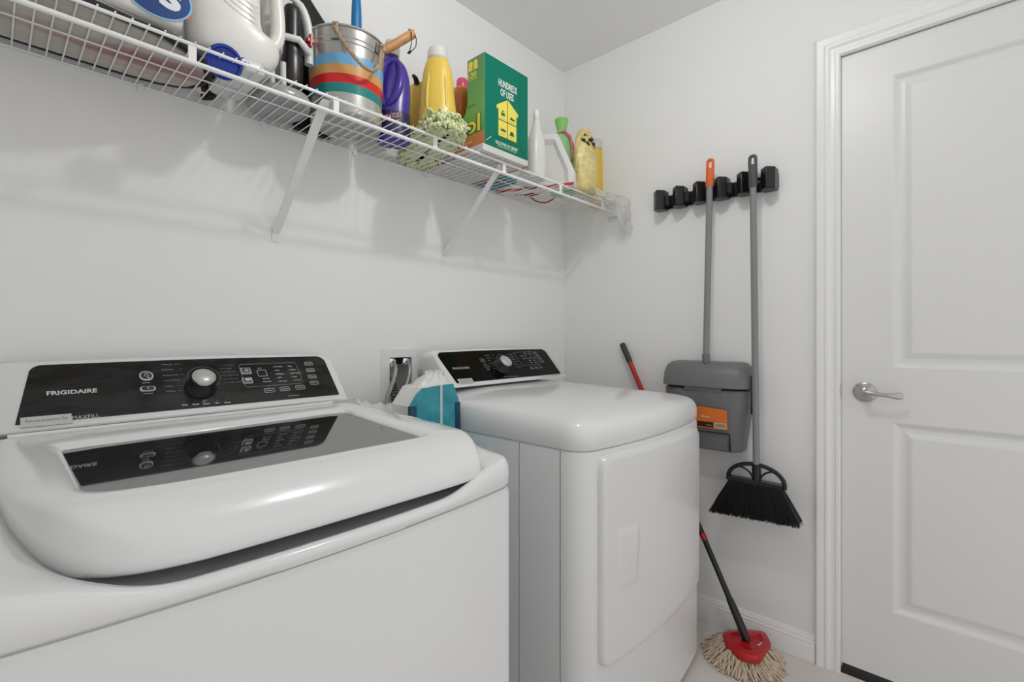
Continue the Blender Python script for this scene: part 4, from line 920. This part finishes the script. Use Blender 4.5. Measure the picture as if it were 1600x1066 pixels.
# white bottle right of the box
simple_bottle('spray_bottle', 'tall white translucent bottle between the green box and the white bin', 838, -.250, ZD, [(0, .030, .026), (.008, .037, .032), (.09, .038, .033), (.14, .034, .030), (.18, .022, .020), (.22, .012, .012), (.24, .011, .011)], mat('milky_plastic', (.74, .74, .71), .3, sub=.2), .0125, .028, mat('cap_white', (.8, .8, .78), .35))
# white bin with red base edge
A0 = hz(777, 303, ZD); A0.y = min(A0.y, -.010); B0 = hz(896, 268, ZD); B0 = A0+(hy(896, 268, -.315)-A0); B0.z = ZD
B0 = Vector((hy(896, 262, -.318).x, -.318, ZD)); A0 = Vector((1.448, -.012, ZD))
fd = (B0-A0).normalized(); fn_ = Vector((fd.y, -fd.x, 0)); fn_ = fn_ if fn_.x < 0 else -fn_; LF = (B0-A0).length
wb = thing('plastic_bin', A0, 'white angular plastic bin with a red bottom edge, beside the light green bottle', 'bin')
def F3(s_, z, d_): return A0+fd*s_+Vector((0, 0, z))+fn_*(-d_)
def plane_sz(px, py):
    q = hp(px, py, A0, fn_); return (q-A0).dot(fd), q.z-ZD
t1 = plane_sz(871, 209); t2 = plane_sz(897, 266); t3 = plane_sz(838, 208)
po = [(0, 0), (LF, 0), (LF, max(t2[1], .012)), (t1[0], t1[1]), (t1[0]-.02, t1[1]+.004), (0, t1[1]+.006)]
cxp = (LF*.55, .07)
b = MB(); sh_ = lambda t: [(lerp(u, cxp[0], t), lerp(v, cxp[1], t)) for u, v in po]
b.loft([[F3(u, v, d_) for u, v in sh_(t)] for t, d_ in ((.30, .018), (.26, .016), (.17, .003), (.14, 0), (.01, 0), (0, .002), (0, .055), (.02, .058))]); b.build('bin_shell', mat('bin_white', (.80, .80, .78), .35), wb, smooth=20, bevel=.0015)
b = MB(); b.loft([[F3(u, v, d_) for u, v in [(0, -.0005), (LF+.001, -.0005), (LF+.001, .009), (0, .009)]] for d_ in (-.0015, .004)]); b.build('base_edge', mat('bin_red', (.48, .03, .035), .45), wb, label='red strip along the base')
# red ribbon below it
b = MB(); r0 = hz(842, 310, ZD-.004)
b.tube(bez(r0+Vector((-.03, .02, .002)), r0+Vector((.0, .0, -.030)), r0+Vector((.035, -.03, -.022)), r0+Vector((.045, -.05, .004)), 12), .003, 6)
for k in range(4):
    q = Vector((1.535+.018*k, -.045-.010*k, ZD+.005)); b.tube([q, q+Vector((.004, -.055, .001))], .0045, 6)
tag(b.build('red_ribbon', mat('ribbon_red', (.35, .01, .02), .5), smooth=60), 'dark red ribbon lying on the wires beneath the white bin, one loop hanging down', 'ribbon')
# green bottle
GB = mat('light_green_bottle', (.30, .58, .25), .3, sub=.1)
gxx = hy(876, 200, -.190).x
gt = thing('shower_gel_bottle', (gxx, -.190, ZD), 'light green bottle with flared green cap, right of the white bin', 'bottle')
b = MB(); body(b, (gxx+.012, -.190, ZD), [(0, .040, .028), (.006, .050, .034), (.05, .055, .037), (.12, .053, .036), (.19, .046, .032), (.245, .032, .026), (.27, .020, .02, -.004), (.28, .019, .019, -.004)], rot=-.7); b.build('bottle_body', GB, gt, smooth=60)
b = MB(); b.lathe([(.019, .272), (.020, .276), (.022, .29), (.029, .318), (.030, .325), (.026, .328), (.01, .328)], (gxx+.009, -.188, ZD), 30); b.build('cap', mat('green_cap', (.25, .60, .15), .3), gt, label='flared green cap')
b = MB(); Rr = Matrix.Rotation(-.7, 4, 'Z')
pts = [Vector((gxx+.012, -.190, ZD+z))+Rr @ Vector((u, -v, 0)) for u, z, v in ((-.022, .262, .018), (.004, .266, .028), (.026, .245, .026), (.038, .205, .028), (.038, .165, .033), (.028, .14, .037))]
b.tube(pts, [.003, .006, .007, .007, .006, .002], 10); b.build('printed_flower', noise_mat('flower_print', [(.4, (.55, .30, .18)), (.6, (.60, .10, .25))], 60, 2, .4), gt)
# yellow bag
YB = noise_mat('yellow_film', [(.3, (.62, .50, .16)), (.7, (.80, .70, .33))], 18, 3, .3, (1, 1, 3))
yx = hy(914, 250, -.285).x
yg = thing('product_bag', (yx, -.285, ZD), 'yellow plastic bag with black letters at the right end of the shelf', 'bag')
b = MB(); n = 44; rg = []
for z, rx, ry in smooth_prof([(0, .045, .030), (.01, .056, .038), (.06, .062, .042), (.13, .062, .042), (.19, .056, .038), (.235, .045, .028), (.262, .028, .018), (.272, .008, .006)], 4):
    ring = []
    for j in range(n):
        a = 2*PI*j/n; w_ = 1+.035*math.sin(a*5+z*30)+.03*math.sin(a*11-z*60); ring.append(Vector((yx+rx*w_*math.cos(a), -.285+ry*w_*math.sin(a), ZD+z)))
    rg.append(ring)
b.loft(rg); b.build('bag_film', YB, yg, smooth=60)
b = MB()
for k, (t_, px, py, an) in enumerate((('NXY', 893, 213, .7), ('XX', 902, 222, 1.1), ('ILL', 913, 205, -1.2), ('KA', 921, 212, -1.0))):
    q = hy(px+2, py+9, -.325); b.text(t_, q, (math.cos(an*.6), 0, math.sin(an*.6)), (-math.sin(an*.6), 0, math.cos(an*.6)), .036, 0, width=.040, bold=.05, nrm=(0, -1, 0))
BPR = [(0, .045, .030), (.01, .056, .038), (.06, .062, .042), (.13, .062, .042), (.19, .056, .038), (.235, .045, .028), (.262, .028, .018), (.272, .008, .006)]
for v in b.v:
    zz_ = min(max(v.z-ZD, 0), .266)
    for (a, r1_, r2_), (c, r3_, r4_) in zip(BPR, BPR[1:]):
        if a <= zz_ <= c: t = (zz_-a)/(c-a); rx_, ry_ = lerp(r1_, r3_, t), lerp(r2_, r4_, t)
    v.z = ZD+zz_; u = max(-.93, min(.93, (v.x-yx)/rx_)); v.x = yx+rx_*1.06*u; v.y = -.285-ry_*1.09*math.sqrt(1-u*u)
b.build('bag_letters', BLKM, yg, smooth=0)
simple_bottle('cleaner_bottle', 'slim yellow bottle with pale cap behind the yellow bag at the end of the shelf', 932, -.200, ZD, [(0, .030, .024), (.008, .035, .028), (.08, .035, .028), (.12, .031, .026), (.17, .031, .026), (.245, .029, .024), (.26, .026, .022), (.272, .023, .020)], mat('deep_yellow', (.78, .52, .06), .3), .027, .045, mat('cap_pale', (.66, .62, .60), .35))
# clear bag draped over the end
CLR = mat('clear_film', (.72, .70, .66), .25, alpha=.55, bump=(40, .8))
cb = thing('clear_bag', (1.88, -.29, 1.60), 'crumpled clear plastic bag draped over the right end of the shelf', 'bag')
random.seed(21); b = MB(); nu, nv = 30, 26; V = []
for i in range(nu+1):
    for j in range(nv+1):
        u = i/nu; v = j/nv                          # u along x, v from the deck over the front edge down
        x = lerp(1.66+.05*v, 1.932, u); s_ = v*.24
        if s_ < .12: y = -.215-s_; z = ZD+.004
        else: y = -.338-.012*math.sin((s_-.12)*20)-.03*u; z = ZD+.006-(s_-.12)*(0.35+.95*sst(.35, .8, u))
        wv_ = .0045*math.sin(u*19+v*11)+.003*math.sin(v*37+u*9)+.003*math.sin(u*47)
        V.append(Vector((x, y+wv_*(1 if s_ > .1 else .2), z+(abs(wv_) if s_ < .12 else wv_))))
b.add(V, [(i*(nv+1)+j, (i+1)*(nv+1)+j, (i+1)*(nv+1)+j+1, i*(nv+1)+j+1) for i in range(nu) for j in range(nv)])
b.build('bag_film', CLR, cb, smooth=60)
q = Vector((1.895, -.362, 1.66)); b = MB()
for k in range(3): b.tube([q+Vector((.01*k-.01, -.002*k, .015)), q+Vector((.012*k-.012, 0, -.02)), q+Vector((.008*k-.006, .004, -.05-.01*k))], [.005, .007, .001], 8)
b.build('bag_knot', CLR, cb)

# ------------------------------------------------------------------ rack, dustpan, broom on the right wall
rk = thing('broom_rack', (XR, -.735, 1.655), 'black wall-mounted broom rack with five slots on the right wall', 'rack')
b = MB(); b.box(XR-.014, XR-.0005, -.966, -.506, 1.660, 1.716); b.build('back_plate', BLK, rk, bevel=.004)
for k in range(6):
    y = -.528-.0828*k; xb = XR-.012; b = MB(); e_ = .024
    fp = [(xb, y+e_), (xb-.040, y+e_), (xb-.064, y+.002), (xb-.064, y-.002), (xb-.040, y-e_), (xb, y-e_)]
    b.loft([[Vector((x, yy, z)) for x, yy in [(lerp(a, xb-.02, t), lerp(c_, y, t)) for a, c_ in fp]] for z, t in ((1.652, .12), (1.656, 0), (1.728, 0), (1.732, .1))]); b.build('clamp_block', BLK, rk, smooth=20, bevel=.0015)
for k in range(5):
    y = -.569-.0828*k; b = MB(); b.lathe([(.010, 0), (.013, .003), (.013, .036), (.010, .040)], (XR-.038, y+.011, 1.668), 16); b.lathe([(.008, 0), (.008, .04)], (XR-.034, y-.014, 1.665), 12); b.build('roller', BLKM, rk)
def capgrip(b, top, bot, r, m=0):
    """tube grip with a flat drilled eye at the top"""
    top = Vector(top); bot = Vector(bot); d_ = (top-bot).normalized(); L = (top-bot).length
    sd = Vector((0, 1, 0)); 
    b.tube([bot, bot+d_*.003, bot+d_*(L-.038)], [r*.92, r, r], 20, m)
    c0_ = top-d_*.020
    for sg in (1, -1):
        b.tube([top-d_*.042+sd*sg*r*.70, top-d_*.020+sd*sg*r*.68, top-d_*.007+sd*sg*r*.62, top-d_*.001+sd*sg*r*.2], [r*.36, r*.36, r*.40, r*.42], 12, m)
    b.tube([top-d_*.046, top-d_*.040, top-d_*.034], [r, r*.98, r*.7], 20, m)
    b.tube([top-d_*.007+sd*r*.6, top-d_*.003+sd*r*.3, top-d_*.002, top-d_*.003-sd*r*.3, top-d_*.007-sd*r*.6], r*.40, 12, m)
xp = XR-.078
# dustpan
dp = thing('dustpan', (XR-.06, -.73, .70), 'grey lidded long-handled dustpan hanging on the right wall', 'dustpan')
T = hx(1110, 249, xp+.004); Bq = hx(1103, 558, xp+.004); mid = T.lerp(Bq, .30)
gt_ = hx(1107, 292, xp+.004); gt_ = T+(Bq-T)*((T.z-gt_.z)/(T.z-Bq.z))
b = MB(); b.tube([gt_+Vector((0, 0, .01)), Bq+Vector((0, 0, -.02))], .0118, 20); b.build('pole', POLE, dp)
b = MB(); b.tube([Bq+Vector((0, 0, .012)), Bq+Vector((0, 0, -.022))], .0142, 20); b.build('pole_socket', GREYP, dp)
b = MB(); capgrip(b, T, gt_, .0150); b.build('grip', ORNG, dp, label='orange grip with hanging hole')
def dsec(z, y0, y1, x0, ch, xb=XR-.006, ins=0):
    y0, y1 = y0-ins, y1+ins                      # y0 > y1
    return [Vector((xb, y0, z)), Vector((x0+ch, y0, z)), Vector((x0+ch*.25, y0-ch*.6, z)), Vector((x0, y0-ch*1.3, z)), Vector((x0-.004, (y0+y1)/2, z)), Vector((x0, y1+ch*1.3, z)), Vector((x0+ch*.25, y1+ch*.6, z)), Vector((x0+ch, y1, z)), Vector((xb, y1, z))]
yl, yr = -.560, -.886
b = MB(); b.loft([dsec(.935, yl, yr, 1.822, .040), dsec(.938, yl, yr, 1.820, .040), dsec(.985, yl-.002, yr+.002, 1.826, .042), dsec(1.012, yl-.008, yr+.008, 1.842, .04), dsec(1.026, yl-.022, yr+.022, 1.862, .03), dsec(1.030, yl-.04, yr+.04, 1.88, .02)]); b.build('hood', GREYP, dp, smooth=28, bevel=.003)
b = MB(); b.loft([dsec(.695, yl-.036, yr+.036, 1.868, .030), dsec(.700, yl-.030, yr+.030, 1.862, .034), dsec(.78, yl-.018, yr+.018, 1.848, .040), dsec(.86, yl-.007, yr+.007, 1.838, .042), dsec(.922, yl-.004, yr+.004, 1.832, .042), dsec(.928, yl-.008, yr+.008, 1.836, .040)]); pan_ = b.build('pan', GREYP, dp, smooth=28, bevel=.002)
b = MB(); b.loft([dsec(.922, yl-.012, yr+.012, 1.842, .04), dsec(.938, yl-.012, yr+.012, 1.842, .04)]); b.build('hinge_gap', BLKM, dp, smooth=0)
b = MB(); b.box(1.8265, 1.840, -.80, -.66, .919, .937); b.build('latch_tab', GREYP, dp, bevel=.003)
b = MB(); xq = 1.8445
for z0_, z1_, y0_, y1_ in ((.700, .765, -.640, -.642), (.700, .765, -.822, -.824), (.764, .766, -.640, -.824)):
    b.box(xq-.002+(.765-z0_)*.12, xq+.02, min(y0_, y1_), max(y0_, y1_)+.0005, z0_, z1_)
b.build('panel_groove', BLKM, pan_, smooth=0)
lb0, lb1 = .782, .862
lbz = lambda z: 1.8325+(.862-z)*.125+.0012
b = MB()
def LBq(y, z, o_=0): return Vector((lbz(z)-.006-o_, y, z))
ya, yb2 = -.648, -.820
b.loft([[LBq(ya, lb0, o_), LBq(yb2, lb0, o_), LBq(yb2, lb1-.006, o_), LBq((ya+yb2)/2, lb1, o_+.002), LBq(ya, lb1-.004, o_)] for o_ in (-.004, .0)], 0)
b.loft([[LBq(ya+-.004, lb0+.004, o_), LBq(-.770, lb0+.004, o_), LBq(-.770, lb0+.024, o_), LBq(ya-.004, lb0+.024, o_)] for o_ in (-.002, .001)], 1)
b.loft([[LBq(-.774, lb0+.004, o_), LBq(-.816, lb0+.004, o_), LBq(-.816, lb0+.024, o_), LBq(-.774, lb0+.024, o_)] for o_ in (-.002, .001)], 2)
for k in range(11): yk = -.778-.0034*k; b.loft([[LBq(yk, lb0+.007, o_), LBq(yk-.0014, lb0+.007, o_), LBq(yk-.0014, lb0+.021, o_), LBq(yk, lb0+.021, o_)] for o_ in (0, .0016)], 1)
b.text('MAX', LBq(-.745, lb0+.010, .0012), (0, -1, 0), (0, 0, 1), .009, 2, width=.02, nrm=(-1, 0, 0), bold=.02); b.text('Best', LBq(-.728, lb0+.040, .0012), (0, -1, 0), (0, 0, 1), .012, 2, width=.035, nrm=(-1, 0, 0), bold=.01)
b.build('label', [mat('label_orange', (.80, .20, .03), .4), mat('label_brown', (.05, .015, .01), .4), mat('label_cream', (.75, .65, .5), .4)], pan_, smooth=0, label='orange paper label')
b = MB(); q = yr-.006; b.tube([(1.868, q, .985), (1.858, q-.003, .93), (1.862, q-.002, .86), (1.872, q, .845), (1.882, q, .86), (1.888, q-.002, .93), (1.885, q, .985)], .0022, 8); b.build('wire_bail', BLKM, dp)
# broom
br_ = thing('broom', (XR-.06, -.90, .46), 'black bristle broom with grey pole hanging on the right wall next to the door casing', 'broom')
T = hx(1176, 243, xp); Bq = hx(1182, 727, xp); gt_ = T+(Bq-T)*.105
b = MB(); b.tube([gt_+Vector((0, 0, .01)), Bq+Vector((0, 0, -.02))], .0115, 20); b.build('pole', POLE, br_)
b = MB(); capgrip(b, T, gt_, .0150); b.tube([gt_+Vector((0, .0, .012)), gt_+Vector((-.003, -.018, .014)), gt_+Vector((0, -.019, .02))], .003, 8); b.build('grip', GREYD, br_, label='dark grey grip with hanging hole')
yc_ = Bq.y; zb = hx(1182, 752, xp).z; hl = hx(1138, 752, xp).y-yc_; hr_ = yc_-hx(1226, 760, xp).y; hh = Bq.z-zb+.002; hw_ = (hl+hr_)/2; ycc = yc_+(hl-hr_)/2
b = MB()
b.tube([(xp, ycc+hw_*math.cos(a), zb+hh*math.sin(a)) for a in [PI*k/28 for k in range(29)]], .0075, 10)
b.tube([(xp, ycc+hw_, zb-.012), (xp, ycc+hw_, zb)], .0078, 8); b.tube([(xp, ycc-hw_, zb-.012), (xp, ycc-hw_, zb)], .0078, 8)
b.box(xp-.016, xp+.016, ycc-hw_*.97, ycc+hw_*.97, zb-.010, zb+.004)
b.tube([Bq+Vector((0, 0, .004)), Vector((xp, yc_, zb))], .0150, 16)
for sg in (1, -1): b.tube(bez((xp, yc_+sg*.010, zb+.004), (xp, yc_+sg*.018, zb+hh*.55), (xp, yc_+sg*.040, zb+hh*.7), (xp, yc_+sg*hw_*.62, zb+hh*.72), 8), .0038, 8)
b.build('broom_head', BLK, br_, bevel=.001)
random.seed(9); b = MB(); zt_ = zb-.008
yL, yR = hx(1113, 795, xp).y, hx(1253, 822, xp).y; zL, zR = hx(1113, 797, xp).z, hx(1253, 822, xp).z
def bend(u, v, k=1): # u 0..1 along width, v -1..1 depth
    top = Vector((xp+v*.013, lerp(ycc+hw_*.93, ycc-hw_*.93, u), zt_)); bot = Vector((xp+v*.034, lerp(yL, yR, u), lerp(zL, zR, u)+.002)); return top, bot
rg = []
core = [(0, -.8), (.25, -.8), (.5, -.8), (.75, -.8), (1, -.8), (1, .8), (.75, .8), (.5, .8), (.25, .8), (0, .8)]
for t in (0, .5, .93):
    rg.append([(lambda p: p[0].lerp(p[1], t))(bend(u, v)) for u, v in core])
b.loft(rg)
for _ in range(1500):
    u = random.random(); v = random.uniform(-1, 1)
    if random.random() < .6: v = -abs(v)**.3
    a_, c_ = bend(u, v); c_ += Vector((random.gauss(0, .002), random.gauss(0, .0035), random.gauss(0, .0025))); m_ = a_.lerp(c_, .5)+Vector((random.gauss(0, .001)-.002, random.gauss(0, .0012), 0)); b.tube([a_, m_, c_], [.0011, .0010, .0007], 3, cap=False)
b.build('bristles', mat('bristle_black', (.006, .006, .006), .45), br_, smooth=60)
# ------------------------------------------------------------------ red string mop in the corner
MC = hz(1164, 1004, .045)
mp_ = thing('string_mop', (MC.x, MC.y, 0), 'mop with beige string head and red triangular plate, standing behind the dryer in the corner', 'mop')
STR = noise_mat('mop_string', [(.3, (.48, .38, .27)), (.7, (.74, .62, .48))], 80, 2, .95)
random.seed(4); b = MB()
def edge_r(a): return .062
cxm, cym = MC.x-.022, MC.y+.0
for k in range(420):
    a = random.uniform(0, 2*PI); dx_, dy_ = math.cos(a), math.sin(a)
    rmax = .132+random.uniform(-.012, .014)
    if dx_ > .05: rmax = min(rmax, (XR-.022-cxm)/dx_)
    r0_ = .030; lay = random.random(); z0_ = .014+.040*lay
    wob = random.uniform(-.25, .25); sx2, sy2 = -dy_, dx_; bow = random.uniform(-.018, .018)
    pts = []
    for q in range(8):
        t = q/7; r_ = lerp(r0_, rmax*(.82+.18*(1-lay)), t); z_ = z0_*(1-t**1.8)+.0052+.014*math.sin(PI*t)*lay
        pts.append(Vector((cxm+dx_*r_+sx2*bow*math.sin(PI*t)+sx2*wob*.02*t, cym+dy_*r_+sy2*bow*math.sin(PI*t)+sy2*wob*.02*t, z_)))
    for p in pts: p.x = min(p.x, XR-.020)
    b.tube(pts, [.0030]*7+[.0022], 6)
b.lathe([(.05, .004), (.06, .008), (.055, .044), (.04, .050)], (cxm, cym, 0), 24)
o = b.build('mop_strings', STR, mp_, smooth=60, label='beige cotton strings')
# red plate: rounded triangle
cc = [hz(1130, 988, .045), hz(1200, 992, .045), hz(1187, 1028, .045), ]
tri = [hz(*q_, .070) for q_ in ((1128, 988), (1160, 983), (1196, 986), (1206, 1004), (1186, 1029), (1158, 1023), (1134, 1004))]
po = rnd([(p.x, p.y) for p in tri], [.012, .02, .022, .016, .018, .02, .012], 6)
ctr = (sum(p[0] for p in po)/len(po), sum(p[1] for p in po)/len(po))
b = MB(); b.loft([[Vector((lerp(x, ctr[0], t), lerp(y, ctr[1], t), z)) for x, y in po] for t, z in ((.05, .044), (0, .050), (0, .064), (.06, .072), (.30, .076), (.34, .072), (.42, .067), (.9, .066))]); pl = b.build('mop_plate', REDP, mp_, smooth=35, label='red plastic plate')
q = hz(1190, 1010, .0755); b = MB(); b.text('Vileda', q+Vector((-.006, .006, 0)), RT*1.0+FW*.9, FW*.5-RT*.5, .007, 0, width=.028, bold=.02, nrm=(0, 0, 1)); b.build('printed_name', WHT, pl, smooth=0)
Bm = hz(1167, 1000, .070); Tm = hx(972, 537, XR-.016)
b = MB(); dm = (Tm-Bm).normalized(); Lm = (Tm-Bm).length
b.tube([Bm+Vector((0, 0, -.004)), Bm+dm*.03, Bm+dm*.10, Bm+dm*.13, Bm+dm*.135, Bm+dm*.39], [.013, .0145, .0135, .012, .0100, .0100], 18); b.build('lower_tube', BLK, mp_, smooth=40)
zr_ = hx(1099, 838, (Bm+dm*.38).x); tR = (zr_.z-Bm.z)/dm.z
b = MB(); b.tube([Bm+dm*(tR-.012), Bm+dm*(tR+.012)], .0115, 16); b.build('tube_ring', REDP, mp_)
b = MB(); b.tube([Bm+dm*.385, Bm+dm*(tR+.08), Bm+dm*(tR+.10)], .0095, 16); b.build('middle_tube', BLK, mp_)
b = MB(); b.tube([Bm+dm*(tR+.09), Tm-dm*.09], .0105, 18); b.build('upper_tube', REDP, mp_)
b = MB(); b.tube([Tm-dm*.095, Tm-dm*.09, Tm-dm*.006, Tm], [.011, .0125, .0125, .009], 18); b.build('grip', mat('grip_charcoal', (.03, .03, .027), .5), mp_)
